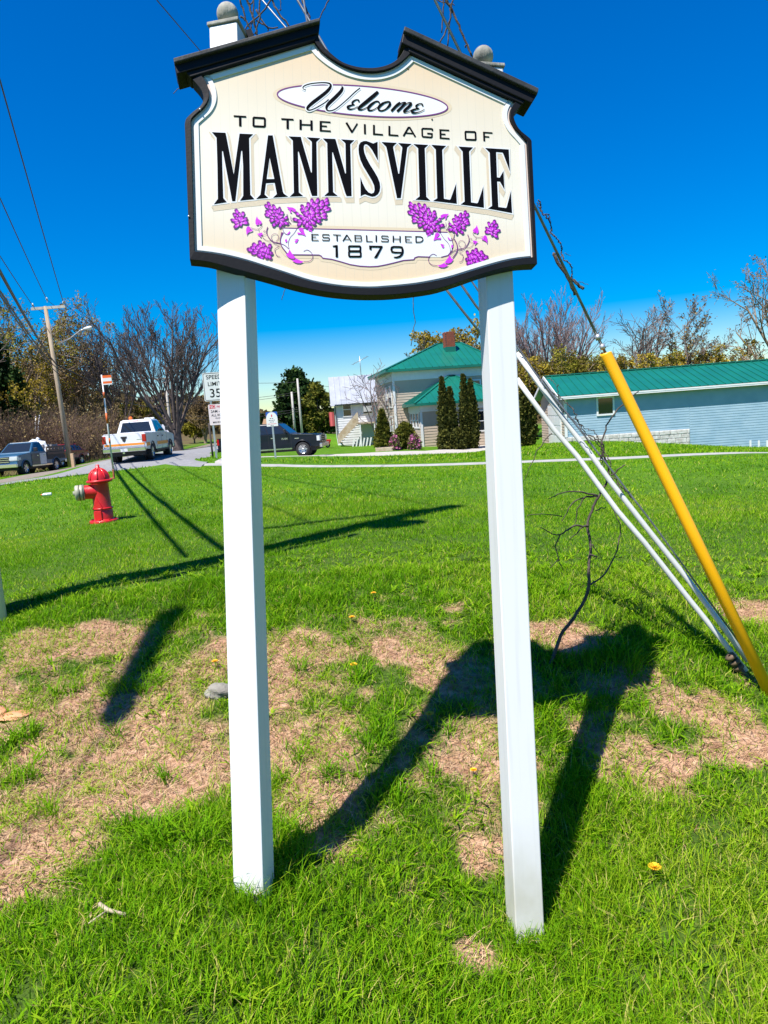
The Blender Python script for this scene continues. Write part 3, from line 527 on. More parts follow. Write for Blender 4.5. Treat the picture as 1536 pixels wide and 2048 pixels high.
zE3, zE4 = Z(10.97, 600, 450), Z(10.97, 720, 450)
st3 = [([(262, 203), (265, 347)], 26), ([(245, 211), (405, 214)], 17), ([(262, 270), (350, 272)], 16), ([(250, 339), (406, 343)], 17), ([(640, 238), (630, 219), (510, 213), (495, 226), (497, 268), (515, 281), (625, 283), (641, 297), (638, 336), (622, 345), (500, 342), (486, 322)], 18),
       ([(722, 220), (895, 229)], 17), ([(808, 222), (812, 357)], 26), ([(938, 360), (1018, 231), (1032, 231), (1120, 364)], 22), ([(980, 318), (1075, 321)], 14), ([(1203, 226), (1208, 367)], 24), ([(1190, 232), (1325, 238), (1341, 250), (1339, 283), (1325, 294), (1208, 292)], 16), ([(1325, 294), (1349, 308), (1347, 350), (1330, 362), (1195, 359)], 16)]
o3 = strokes('text_line', zE3, 10.97, st3, (4, 1, 2, 2, 3), 'ESTAB', .0026)
st4 = [([(140, 230), (148, 374)], 26), ([(130, 365), (275, 369)], 16), ([(353, 230), (353, 374)], 28), ([(617, 270), (605, 251), (485, 244), (472, 258), (475, 290), (492, 303), (600, 310), (618, 322), (615, 360), (600, 371), (475, 366), (462, 348)], 18),
       ([(727, 240), (727, 384)], 26), ([(875, 245), (875, 385)], 26), ([(727, 312), (875, 316)], 16), ([(995, 248), (1003, 387)], 26), ([(980, 258), (1130, 261)], 16), ([(1000, 320), (1088, 323)], 15), ([(990, 378), (1138, 383)], 16), ([(1223, 250), (1227, 387)], 26), ([(1212, 258), (1325, 262), (1366, 285), (1378, 320), (1360, 360), (1318, 380), (1215, 383)], 20)]
strokes('text_line', zE4, 10.97, st4, (2, 1, 1, 3, 4, 2), 'LISHED', .0026)
pw = PXW(10.97); nm = [MB() for _ in range(4)]
tess(nm[0], [[zE3(*q) for q in [(712, 460), (822, 442), (832, 712), (778, 712), (775, 490), (715, 483)]]], .0027); tess(nm[2], [[zE4(*q) for q in [(195, 457), (495, 463), (490, 492), (368, 725), (300, 730), (440, 500), (250, 495), (250, 555), (200, 540)]]], .0027)
ribbon(nm[1], [zE3(*q) for q in [(1085, 470), (1305, 472), (1322, 485), (1320, 562), (1300, 577), (1092, 577), (1073, 562), (1070, 485)]], pw(36), .0027, True); ribbon(nm[1], [zE3(*q) for q in [(1085, 583), (1305, 583), (1327, 600), (1330, 682), (1312, 697), (1090, 697), (1072, 682), (1070, 600)]], pw(36), .00278, True)
ribbon(nm[3], [zE4(*q) for q in [(905, 610), (760, 608), (700, 592), (684, 550), (692, 500), (730, 484), (870, 486), (915, 497), (930, 540), (930, 600), (915, 650), (870, 695), (800, 717), (735, 712)]], [pw(q) for q in (28, 34, 38, 44, 40, 38, 38, 40, 46, 46, 42, 38, 34, 16)], .0027)
for q_, mb in zip('1879', nm): tag(mb.build('numeral', ink, PANEL), 'black numeral ' + q_)
# oval with the script word
ell = lambda k, g=0: [(724.8 + (170.2 + g) * math.cos(t) + 0 * math.sin(t), 202.2 + (13.3) * math.cos(t) + (29.5 + g * .8) * math.sin(t)) for t in np.linspace(0, 2 * math.pi, k, endpoint=False)]
mb = MB(); tess(mb, [[uv(*q) for q in ell(72, 9)]], .0004); mb.build('oval_glow_print', beige_ink if False else mat('beige_soft_ink', (.66, .54, .37), rough=.5), PANEL)
mb = MB(); tess(mb, [[uv(*q) for q in ell(72)]], .0010); OV = tag(mb.build('oval', white_ink, PANEL), 'white oval behind the script word')
mb = MB(); ribbon(mb, [uv(*q) for q in ell(72)], .0044, .0016, True); mb.build('oval_outline', purple_ink, PANEL)
zW, zW2 = Z(7.68, 540, 150), Z(7.68, 710, 150)
WS = [(zW, [(545, 232, 8), (515, 222, 10), (505, 195, 12), (540, 165, 14), (620, 140, 14), (720, 127, 14), (820, 122, 15), (900, 132, 20), (932, 160, 28), (915, 210, 40), (860, 270, 46), (760, 350, 48), (655, 430, 48), (590, 490, 40), (572, 525, 30), (600, 545, 18), (660, 530, 13), (740, 490, 13), (840, 430, 13), (900, 380, 14)]),
      (zW, [(1100, 180, 14), (1112, 205, 34), (1085, 260, 46), (1000, 350, 50), (905, 440, 48), (867, 500, 36), (878, 545, 24), (920, 555, 16), (990, 535, 13), (1080, 470, 12), (1200, 365, 13), (1300, 270, 14), (1380, 205, 13)]),
      (zW, [(1365, 420, 26), (1358, 392, 20), (1320, 386, 16), (1275, 412, 26), (1262, 445, 26), (1290, 463, 14)]), (zW, [(1300, 462, 12), (1245, 470, 20), (1198, 490, 34), (1195, 515, 30), (1230, 530, 20), (1290, 520, 12), (1345, 488, 10)]),
      (zW2, [(352, 262, 40), (300, 310, 50), (180, 410, 50), (80, 490, 42), (50, 525, 28), (90, 540, 18), (150, 520, 12), (200, 490, 10)]), (zW2, [(372, 440, 26), (355, 412, 20), (310, 415, 22), (245, 460, 36), (200, 515, 36), (218, 548, 26), (280, 540, 14), (360, 490, 10)]),
      (zW2, [(440, 432, 30), (375, 482, 38), (358, 530, 30), (400, 555, 20), (470, 530, 20), (528, 470, 36), (535, 430, 28), (505, 415, 22), (440, 432, 28)]), (zW2, [(690, 425, 24), (640, 470, 38), (555, 560, 34)]), (zW2, [(600, 525, 10), (700, 445, 14), (755, 430, 24), (758, 452, 36), (645, 565, 34)]), (zW2, [(700, 515, 10), (800, 440, 14), (855, 435, 26), (845, 470, 38), (755, 555, 36), (765, 578, 18), (810, 570, 12), (870, 540, 10)]),
      (zW2, [(1038, 482, 26), (1025, 450, 18), (980, 450, 16), (937, 480, 28), (945, 508, 20), (985, 520, 12)]), (zW2, [(985, 520, 12), (905, 535, 24), (870, 560, 36), (885, 583, 28), (940, 585, 18), (1010, 565, 12), (1065, 535, 10)])]
mb = MB(); hb = MB(); pw = PXW(7.68)
for i, (z, s) in enumerate(WS):
    s = smooth(s, 4); P = [z(a, b) for a, b, _ in s]; ribbon(mb, P, [pw(c) for _, _, c in s], .0024 + i * .00005)
    if i < 2: ribbon(hb, P, [pw(c + 36) for _, _, c in s], .0018 + i * .00006)
hb.build('script_halo', white_ink, OV); tag(mb.build('script_word', ink, OV), 'black brush script reading Welcome')
# cartouche
top = [(566, 456.2), (670, 459), (760, 461.2), (860, 463.7), (895, 465)]; right = [(902.6, 476), (906.3, 489.6), (903.6, 501.3), (895.8, 511), (882, 514.6)]
bot = [(860, 514.3), (836, 513.4), (829.5, 515.6), (827.6, 519.5), (806.6, 521), (788.4, 525.7), (770, 530), (755, 532.8), (739.5, 533.5), (720, 532.5), (700, 529.2), (682, 523.8), (663.8, 518.8), (645.5, 516.5), (642, 512), (638, 510.2), (583.6, 509.6), (574, 507)]; left = [(568, 499.7), (562.5, 491.9), (560.5, 482.5), (561.7, 474.7), (564, 465)]
car = [uv(*q) for q in top + right + bot + left]
mb = MB(); tess(mb, [car], .0010); CT = tag(mb.build('date_plate', white_ink, PANEL), 'white scroll shaped plate behind the date')
mb = MB(); tess(mb, [miter(car, .012)], .0004); mb.build('date_plate_glow', mat('beige_soft_ink', None), CT)
mb = MB(); ribbon(mb, [uv(*q) for q in top], .0034, .0014); ribbon(mb, [uv(*q) for q in bot], .0034, .00146); ribbon(mb, [uv(*q) for q in left[::-1][:1] + left[::-1]], .003, .0015); ribbon(mb, [uv(*q) for q in right], .003, .0015); mb.build('date_plate_outline', purple_ink, CT)
# lilac sprays: drawn for the left half, mirrored on the right
zF, zG = Z(13.96, 450, 395), Z(12.8, 550, 395); prng = random.Random(5)
def petal(mb, b, t, wd, d):
    b = np.array(b); t = np.array(t); ax = t - b; l = np.linalg.norm(ax); ax /= l; nn = np.array([-ax[1], ax[0]])
    pts = [(0, 0), (.3, .22), (.6, .45), (.82, .5), (.95, .32), (1, 0), (.95, -.32), (.82, -.5), (.6, -.45), (.3, -.22)]
    return [tuple(b + ax * l * p + nn * wd * q) for p, q in pts]
def cluster(base, tip, hw, n, pl):
    base = np.array(uv(*base)); tip = np.array(uv(*tip)); ax = tip - base; L_ = np.linalg.norm(ax); ax /= L_; nn = np.array([-ax[1], ax[0]]); pl = pl * .00183; hw = hw * .00183; out = []; c0 = base + ax * L_ * .42
    ang = [2.39996 * i for i in range(n)]
    for i in range(n - 1, -1, -1):
        rr = math.sqrt((i + .6) / n); a = ang[i]; e = ax * math.cos(a) * L_ * .5 + nn * math.sin(a) * hw * (1.05 - .25 * math.cos(a)); p1 = c0 + e * rr + ax * L_ * .06
        d_ = e / np.linalg.norm(e) * (.35 + .8 * rr) + ax * .55 + nn * prng.uniform(-.25, .25); d_ /= np.linalg.norm(d_); l = pl * prng.uniform(.8, 1.2) * (.8 + .3 * rr)
        out.append((tuple(p1 - d_ * l), tuple(p1), pl * prng.uniform(.40, .52)))
    return out
CL = [cluster((489, 454), (466, 418), 19, 15, 14), cluster((574, 455), (526, 404), 19, 28, 14), cluster((591, 453), (664, 398), 25, 46, 14.5), cluster((550, 507), (490, 496), 19, 24, 16)]
LEAVES = [(zF, [(890, 530), (920, 600), (985, 650), (1030, 700), (1010, 750), (960, 770), (920, 690), (940, 770), (890, 785), (850, 740), (850, 650)]), (zF, [(605, 1065), (590, 930), (600, 850), (650, 805), (710, 850), (730, 880), (660, 945), (770, 890), (770, 945), (690, 970), (640, 1000)]), (zF, [(885, 1030), (960, 1005), (1030, 985), (1055, 1040), (1040, 1065), (980, 1050), (1020, 1100), (990, 1120), (940, 1060)]),
          (zG, [(290, 250), (450, 265), (530, 310), (535, 370), (490, 385), (410, 320), (400, 330), (430, 400), (380, 390), (360, 320)]), (zG, [(790, 995), (740, 880), (720, 800), (660, 775), (600, 800), (620, 850), (700, 920), (570, 900), (580, 950), (690, 955)]), (zG, [(945, 910), (940, 790), (890, 775), (840, 810), (860, 860), (915, 870)]), (zG, [(605, 1065), (480, 1080), (560, 1100), (500, 1130), (520, 1170), (560, 1160)]),
          (zG, [(270, 1450), (330, 1440), (370, 1335), (420, 1420), (530, 1555), (480, 1575), (420, 1575), (340, 1540), (290, 1475)]), (zG, [(530, 1560), (640, 1620), (740, 1650), (650, 1690), (560, 1690), (490, 1660), (425, 1615), (520, 1600)]), (zG, [(300, 950), (370, 870), (390, 880), (370, 935), (325, 958)]), (zG, [(250, 1100), (290, 1055), (310, 1110), (305, 1155), (270, 1150)])]
STEMS = [(zF, [(1195, 830), (1165, 920), (1170, 1020), (1220, 1120), (1310, 1220), (1440, 1268), (1560, 1290)], 20), (zG, [(20, 1148), (130, 1180), (250, 1230), (350, 1320)], 14), (zF, [(720, 850), (850, 890), (940, 880), (1000, 840), (1030, 790), (1010, 755)], 9), (zF, [(940, 880), (945, 930), (965, 980)], 8), (zF, [(1040, 1090), (1090, 1160), (1180, 1210), (1270, 1220)], 9), (zF, [(1395 + 103 * math.cos(t), 1118 + 100 * math.sin(t)) for t in np.linspace(2.2, 7.6, 14)], 9),
         (zF, [(1320, 1250), (1400, 1310), (1536, 1370)], 9), (zG, [(620, 690), (560, 800), (480, 930), (400, 1010), (355, 1100), (340, 1200), (360, 1320)], 10), (zG, [(730, 1650), (870, 1640), (950, 1580), (965, 1500), (930, 1420), (860, 1360), (800, 1350), (730, 1385)], 13), (zG, [(210, 900), (150, 1020), (135, 1120), (160, 1240), (230, 1340), (295, 1420)], 24), (zG, [(190, 760), (210, 860), (270, 940), (340, 950)], 14), (zG, [(310, 430), (310, 520), (350, 620), (410, 680)], 18), (zG, [(405, 480), (400, 560), (450, 615), (510, 590), (530, 550)], 10), (zF, [(1120, 920), (1070, 960), (1165, 950), (1140, 1030), (1060, 1055)], 7), (zF, [(1500, 1385), (1400, 1440), (1400, 1540), (1460, 1640), (1530, 1650)], 12)]
for mir in (1, -1):
    sp = tag(bpy.data.objects.new('lilac_print', None), ('left' if mir > 0 else 'right') + ' spray of magenta lilac flowers printed on the face'); COL.objects.link(sp); sp.parent = PANEL
    fl = lambda l: [(a * mir, b) for a, b in l]
    mb = MB()
    for i, (z, s, w_) in enumerate(STEMS): ribbon(mb, fl([z(*q) for q in smooth(s, 3)]), w_ / 13.4 * .0019, .0018 + i * .00003)
    mb.build('printed_stem', purple_ink, sp)
    for z, l in LEAVES:
        mb = MB(); tess(mb, [fl([z(*q) for q in l])], .0026); mb.build('printed_leaf', magenta, sp)
    for ps in CL:
        a, b, c = MB(), MB(), MB()
        for i, (r0, t0, wd) in enumerate(ps):
            d = .0027 + i * .00004; tess(a, [fl(petal(a, r0, t0, wd, d))], d)
            r1 = tuple(np.array(r0) * .97 + np.array(t0) * .03); t1 = tuple(np.array(r0) * .22 + np.array(t0) * .78); tess(b, [fl(petal(b, r1, t1, wd * .72, d))], d + .00002)
            t2 = tuple(np.array(r0) * .45 + np.array(t0) * .55); tess(c, [fl(petal(c, r1, t2, wd * .3, d))], d + .00003)
        o = a.build('printed_flower', dark_mag, sp); b.build('printed_petal', magenta, sp); c.build('printed_highlight', pink_ink, sp)
# nail heads
for q in ((816, 137.5), (864, 239)):
    mb = MB(); u_, v_ = uv(*q); mb.lathe([(0, .002), (.0028, .002), (.0032, 0)], 10, (u_, 0, v_), (0, -1, 0)); mb.build('nail_head', mat('rusty_steel', (.10, .07, .04), (.2, .12, .06), rough=.7), PANEL)
for q in ((377.7, 433), (400, 219)):
    mb = MB(); u_, v_ = uv(*q, FO); mb.lathe([(0, .016), (.0026, .016), (.003, .0125)], 10, (u_, 0, v_), (0, -1, 0)); mb.build('nail_head', mat('galvanised', (.45, .46, .47), (.55, .56, .57), rough=.4, metal=.7), PANEL)
# ---------------------------------------------------------------- poles, guys and wires
wood_pole = mat('pole_wood', (.30, .25, .19), (.46, .40, .32), rough=.9, scale=6, detail=6, bump=.3, bscale=30, stretch=(3, 3, .25))
wood_warm = mat('pole_wood_warm', (.30, .21, .13), (.42, .34, .25), rough=.9, scale=5, detail=6, bump=.3, bscale=30, stretch=(3, 3, .25))
galv = mat('galvanised', None); wire_m = mat('black_cable', (.02, .02, .022), rough=.5); steel_w = mat('steel_strand', (.30, .31, .33), (.18, .18, .19), rough=.45, metal=.7, scale=30)
pvc = mat('white_pvc', (.60, .61, .60), (.50, .51, .48), rough=.4, scale=3, bump=.05, bscale=20); yellow_pl = mat('yellow_guard', (1.0, .48, .002), (.92, .43, .004), rough=.42, scale=2.2)
bark_d = mat('dead_vine_bark', (.04, .03, .026), (.11, .085, .065), rough=.9, scale=18, detail=6, bump=.3)
dark_rub = mat('dark_rubber', (.02, .02, .02), rough=.8)
insul = mat('insulator', (.50, .52, .52), rough=.3)
NP = onground(-56, 1256, 4.55); NPH = 10.6
MP = onground(138, 905, 46); mp_top = pt(99.5, 612, 46)[2]
ld = np.array([MP[0] - NP[0], MP[1] - NP[1]]); ld /= np.hypot(*ld); pd = np.array([ld[1], -ld[0]])      # line direction and crossarm direction (to the right)
def pole(name, label, base, top, r0, r1, mt, arms, group='wooden utility poles'):
    b = np.array(base, float); t = thing(name, label, 'utility pole', b, 0, group); H = top - b[2]
    mb = MB(); mb.tube([(0, 0, -.5), (0, 0, H * .5), (0, 0, H)], [r0, (r0 + r1) / 2, r1], 12); mb.build('shaft', mt, t)
    for z, half, ax in arms:
        mb = MB(); a = Vector((ax[0], ax[1], 0)); off = Vector((-ax[1], ax[0], 0)) * (-r1 - .06); mb.beam(off - a * half + Vector((0, 0, z)), off + a * half + Vector((0, 0, z)), .09, .12); c = mb.build('crossarm', wood_pole, t, bevel=.008)
        for k in (-1, -.45, .45, 1) if half > 1 else (-1, 1):
            m2 = MB(); m2.lathe([(.015, .06), (.015, .12), (.05, .13), (.055, .17), (.035, .19), (.045, .22), (.02, .26), (0, .26)], 10, off + a * half * k * .93 + Vector((0, 0, z))); m2.build('insulator', insul, c)
        for s in (-1, 1):
            m2 = MB(); m2.beam(off + a * half * .5 * s + Vector((0, 0, z - .06)), Vector((0, 0, z - .75)), .03, .008); m2.build('brace', galv, t)
    return t
npole = pole('utility_pole', 'tall wooden utility pole at the left edge with a pale conduit up its side', NP, NP[2] + NPH, .205, .15, wood_pole, [])
mb = MB(); mb.beam(Vector((pd[0] * -2.6, pd[1] * -2.6, NPH - .35)), Vector((pd[0] * .2, pd[1] * .2, NPH - .35)), .09, .12); mb.build('crossarm', wood_pole, npole, bevel=.008)
mb = MB(); mb.beam(Vector((pd[0] * -1.6, pd[1] * -1.6, NPH - .42)), Vector((0, 0, NPH - 1.6)), .03, .008); mb.build('brace', galv, npole)
cq = pt(0, 1252, 4.42); rel = Vector(cq) - npole.location; d2 = Vector((rel.x, rel.y, 0)).normalized()
mb = MB(); mb.tube([Vector((rel.x, rel.y, -.3)), Vector((rel.x, rel.y, 3.2)) + Vector((0, 0, 3.2))], .048, 14); mb.build('conduit', mat('grey_pvc', (.70, .71, .72), rough=.5), npole)

mb = MB(); mb.lathe([(0, 0), (.0, .0), (.2, 0), (.21, .1), (.21, .62), (.14, .7), (0, .72)], 16, Vector((-ld[0] * .3, -ld[1] * .3, NPH - 2.4)) + Vector((-.12, -.25, 0))); mb.build('transformer', mat('grey_enamel', (.34, .36, .37), rough=.4), npole)
mpole = pole('utility_pole', 'leaning wooden utility pole with a street lamp arm by the parked trucks', MP, mp_top, .17, .11, wood_warm, [])
def at_mp(px, py, Y=46): return pt(px, py, Y)
_mz = Vector(MP)
# the pole leans a little in the photograph: head follows
mpole.rotation_euler = (0, rad(-1.6), 0); bpy.context.view_layer.update()
mb = MB(); a = Vector(at_mp(63, 618)) - _mz; b = Vector(at_mp(131, 613)) - _mz; inv = mpole.rotation_euler.to_matrix().inverted()
mb.beam(inv @ a, inv @ b, .12, .16); ca = mb.build('crossarm', mat('pale_wood', (.50, .48, .44), (.36, .33, .29), rough=.9, scale=4), mpole)
for q in ((66, 613), (94, 601), (127, 608)):
    m2 = MB(); m2.lathe([(.02, -.12), (.02, .02), (.06, .03), (.065, .1), (.03, .2), (0, .2)], 10, inv @ (Vector(at_mp(*q)) - _mz)); m2.build('insulator', insul, ca)
m2 = MB(); m2.tube([inv @ (Vector(at_mp(*q)) - _mz) for q in ((114, 690), (140, 677), (160, 661), (170, 657))], .03, 8); arm = m2.build('lamp_arm', galv, mpole)
m2 = MB(); p0, p1 = [inv @ (Vector(at_mp(*q)) - _mz) for q in ((167, 658), (184, 655))]; m2.lathe([(0, 0), (.06, .01), (.10, .16), (.13, .4), (.10, .52), (0, .56)], 12, p0, p1 - p0); m2.build('lamp_head', mat('lamp_grey', (.62, .63, .64), rough=.4), arm)
P2 = onground(346, 900, 75); pole('utility_pole', 'distant utility pole standing in front of the big bare tree', P2, pt(336, 755, 75)[2], .16, .11, mat('pole_grey', (.40, .38, .35), (.5, .47, .43), rough=.9, scale=4), [(pt(336, 757, 75)[2] - P2[2], 1.25, (1, 0))])
P3 = onground(590, 862, 70); pole('utility_pole', 'short bare pole in front of the conifer', P3, pt(580, 784, 70)[2], .13, .1, MATS['pole_grey'], [])
P4 = onground(604, 865, 66); pole('utility_pole', 'taller thin pole in front of the conifer', P4, pt(594, 757, 66)[2], .12, .085, MATS['pole_grey'], [])
for k, (x0, y0, x1, y1) in enumerate(((56, 872, 72, 832), (60, 874, 79, 830))):
    a, b = onground(x0, y0, 52), pt(x1, y1, 52); t = thing('leaning_rail', ('upper ' if k else 'lower ') + 'of two pale thin rails leaning on the bank behind the blue truck', 'rail', a, 0, 'pale rails leaning on the bank'); mb = MB(); mb.tube([(0, 0, -.3), Vector(b - a)], .045, 6); mb.build('rail', mat('lamp_grey', None), t)

def vplane(px, py, A, B):
    """sight line meeting the vertical plane through A and B"""
    r = ray(px, py); d = np.array([B[0] - A[0], B[1] - A[1]]); n = np.array([-d[1], d[0]]); s = (n @ (np.array(A[:2]) - EYE[:2])) / (n @ r[:2]); return EYE + r * s
def span(label, A, B, r, sag, through=None, mt=None, n=24, group='overhead wires'):
    A = np.array(A, float); B = np.array(B, float)
    if through is not None:
        q = vplane(*through, A, B); t = np.linalg.norm((q - A)[:2]) / np.linalg.norm((B - A)[:2]); A[2] = (q[2] + 4 * sag * t * (1 - t) - B[2] * t) / (1 - t)
    ts = np.linspace(0, 1, n); P = A + (B - A) * ts[:, None]; P[:, 2] -= 4 * sag * ts * (1 - ts)
    mb = MB(); mb.tube(P, r, 5); return tag(mb.build('power_line', mt or wire_m), label, 'overhead wire', group), A
arm = lambda s, z: np.array([NP[0] + pd[0] * s, NP[1] + pd[1] * s, NP[2] + z])
span('highest wire running to the right end of the lamp pole crossarm', arm(-.5, NPH - .1), at_mp(127, 606), .022, .25, (0, 160))
span('wire running to the peak of the lamp pole', arm(-1.4, NPH - .1), at_mp(94, 600), .020, .3, (0, 396))
span('wire running to the left end of the lamp pole crossarm', arm(-2.5, NPH - .1), at_mp(66, 612), .020, .3, (0, 512))
_, TA = span('thick black cable meeting the lamp pole below its arm', arm(-.7, 7), at_mp(113, 729), .042, .5, (0, 543))
span('lower black cable of the pair meeting the lamp pole', arm(-.8, 6.5), at_mp(115, 737), .026, .5, (0, 582))
span('lowest black cable meeting the lamp pole', arm(-.9, 6.2), at_mp(117, 748), .022, .5, (0, 590))
for k, (x0, y0, x1, y1, r, s) in enumerate(((113, 729, 337, 805, .045, .5), (115, 737, 338, 812, .03, .9), (127, 606, 354, 757, .016, .5), (94, 600, 338, 752, .016, .5), (66, 612, 322, 757, .016, .5))):
    span(['thick cable sagging from the lamp pole to the far pole', 'lower cable sagging from the lamp pole to the far pole', 'right wire from the lamp pole to the far crossarm', 'middle wire from the lamp pole to the far pole top', 'left wire from the lamp pole to the far crossarm'][k], at_mp(x0, y0), pt(x1, y1, 75), r, s)
for k, (x0, y0, x1, y1, r) in enumerate(((337, 752, 596, 764, .018), (338, 800, 596, 784, .018), (338, 806, 582, 790, .018), (338, 830, 600, 818, .02), (338, 838, 602, 822, .018), (596, 763, 790, 776, .016))):
    span(['topmost wire crossing the gap beside the left post', 'second wire crossing the gap beside the left post', 'third wire crossing the gap beside the left post', 'fourth wire crossing the gap beside the left post', 'lowest wire crossing the gap beside the left post', 'wire running from the thin pole across the white building'][k], pt(x0, y0, 75), pt(x1, y1, 68), r, .35)
# splice case on the near telephone cable, outside the picture, whose shadow lies on the bank
q0, q1 = gp(222, 1452), gp(362, 1218); hh = 6.1
def lift(q): so = (hh) / math.tan(rad(SUN_EL)); return np.array([q[0] - so * math.sin(rad(SUN_AZ)), q[1] - so * math.cos(rad(SUN_AZ)), q[2] + hh])
e0, e1 = lift(q0), lift(q1); dv = (e1 - e0) / np.linalg.norm(e1 - e0); t = thing('splice_closure', 'black cable splice case hung on the cable overhead beyond the left edge', 'splice case', (e0 + e1) / 2); h_ = np.linalg.norm(e1 - e0) / 2
mb = MB(); mb.lathe([(0, -h_), (.05, -h_), (.085, -h_ + .1), (.085, h_ - .1), (.05, h_), (0, h_)], 14, (0, 0, 0), dv); mb.build('case', dark_rub, t)
span('service cable carrying the splice case beyond the left edge', e0 - dv * 16, e1 + dv * 20, .010, .02)
# guys from the near pole to the anchor at the right
AN = onground(1520, 1372, 3.42); AN2 = onground(1478, 1338, 3.5)
YG0 = gp(1546, 1392) + np.array([0, 0, -.02]); PT = np.array([NP[0], NP[1], 0])
g_top = vplane(1209, 702, YG0, PT); g_dir = g_top - YG0; tt = np.linalg.norm((PT - YG0)[:2]) / np.linalg.norm(g_dir[:2]); g_end = YG0 + g_dir * tt * .985
t = thing('guy_wire', 'steel guy wire running up past the right end of the sign', 'guy wire', YG0, 0, 'guy wires'); mb = MB(); mb.tube([Vector(g_dir * .02), Vector(g_end - YG0)], .0065, 6); mb.build('strand', steel_w, t)
for f_ in (.985, 1.012): mb = MB(); mb.tube([Vector(g_dir * (f_ + .02)), Vector(g_dir * (f_ + .033))], .014, 8); mb.build('clamp', galv, t)
YG = thing('guy_guard', 'bright yellow plastic guard sleeved over the guy wire at right', 'guy guard', YG0)
n = 10; mb = MB(); ax = Vector(g_dir).normalized(); nx = ax.cross(Vector((0, 1, .2))).normalized(); ny = ax.cross(nx); Lg = Vector(g_dir).length
vs = []; R_ = .028; a0 = math.pi * 1.5
for l in (-.25, Lg * .5, Lg - .02, Lg):
    for rr in (R_, R_ - .004):
        for k in range(19):
            a = a0 + (.16 + (2 * math.pi - .32) * k / 18); e = (.025 * (k / 18) if l == Lg else 0); vs.append(ax * (l - e) + nx * rr * math.cos(a) + ny * rr * math.sin(a))
f = []
for i in range(3):
    for s in range(2):
        for k in range(18): f.append((i * 38 + s * 19 + k, i * 38 + s * 19 + k + 1, (i + 1) * 38 + s * 19 + k + 1, (i + 1) * 38 + s * 19 + k))
    for k in (0, 18): f.append((i * 38 + k, (i + 1) * 38 + k, (i + 1) * 38 + 19 + k, i * 38 + 19 + k))
for i in (0, 3):
    for k in range(18): f.append((i * 38 + k, i * 38 + k + 1, i * 38 + 19 + k + 1, i * 38 + 19 + k))
mb.add(vs, f, smooth=True); mb.build('sleeve', yellow_pl, YG)
def px_depth(pts, Y0, Y1):
    n = len(pts); return [pt(x, y, Y0 + (Y1 - Y0) * i / (n - 1)) for i, (x, y) in enumerate(pts)]
gA = [(1492, 1342), (1440, 1275), (1376, 1196), (1288.7, 1085), (1235, 1022), (1198, 972), (1154, 912), (1107, 858), (1070, 808), (1034, 758)]; gB = [(1496, 1322), (1436.5, 1240), (1376, 1159), (1298.8, 1063), (1221.5, 964), (1181, 908), (1134, 848), (1085, 778), (1034, 706)]
for k, (l, up) in enumerate(((gA, [(924, 620), (890, 576), (640, 180), (612, 30), (598, -60)]), (gB, [(953, 613), (921, 567), (700, 180), (560, -60)]))):
    Ps = px_depth(l, 3.46, 3.9); o = np.array(Ps[0]); t = thing('guy_guard', ['lower of the two white plastic guy guards', 'upper of the two white plastic guy guards'][k], 'guy guard', o, 0, 'white guy guards'); mb = MB(); mb.tube([Vector(p - o) for p in Ps], .0142, 10); mb.build('sleeve', pvc, t)
    Pw = [Ps[-1]] + [vplane(x, y, Ps[0], PT) for x, y in up]; t = thing('guy_wire', ['guy wire rising behind the sign from the lower white guard', 'guy wire rising behind the sign from the upper white guard'][k], 'guy wire', Pw[0], 0, 'guy wires'); mb = MB(); mb.tube([Vector(p - Pw[0]) for p in Pw] + [Vector(PT + np.array([0, 0, NP[2] + 7.2 + k]) - Pw[0])], .0065, 6); mb.build('strand', steel_w, t)
Pw = [pt(1490, 1300, 3.5), pt(1300, 1040, 3.62), pt(1215, 930, 3.7), pt(1070, 745, 3.8), pt(954, 578, 3.9), pt(941, 559, 3.9), pt(780, 300, 4), pt(640, 35, 4.1), pt(660, -10, 4.2)]; t = thing('guy_wire', 'thin bare guy wire strung just above the white guards', 'guy wire', Pw[0], 0, 'guy wires'); mb = MB(); mb.tube([Vector(p - Pw[0]) for p in Pw[:7]] + [Vector(PT + np.array([.1, 0, NP[2] + 6.4]) - Pw[0])], .0045, 6); mb.build('strand', steel_w, t)
t = thing('guy_anchor', 'rusty anchor rod and clamps where the guys enter the ground', 'anchor', AN)
mb = MB(); mb.tube([(-.03, .0, -.2), (-.07, .02, .03), (-.11, .04, .09)], .012, 8); mb.build('rod', mat('rusty_steel', None), t)
for k in range(3): mb = MB(); mb.lathe([(.008, -.01), (.026, -.01), (.026, .01), (.008, .01)], 10, (-.09 - .02 * k, .035, .06 + .028 * k), (-.5, .1, .6)); mb.build('clamp', mat('rusty_steel', None), t)

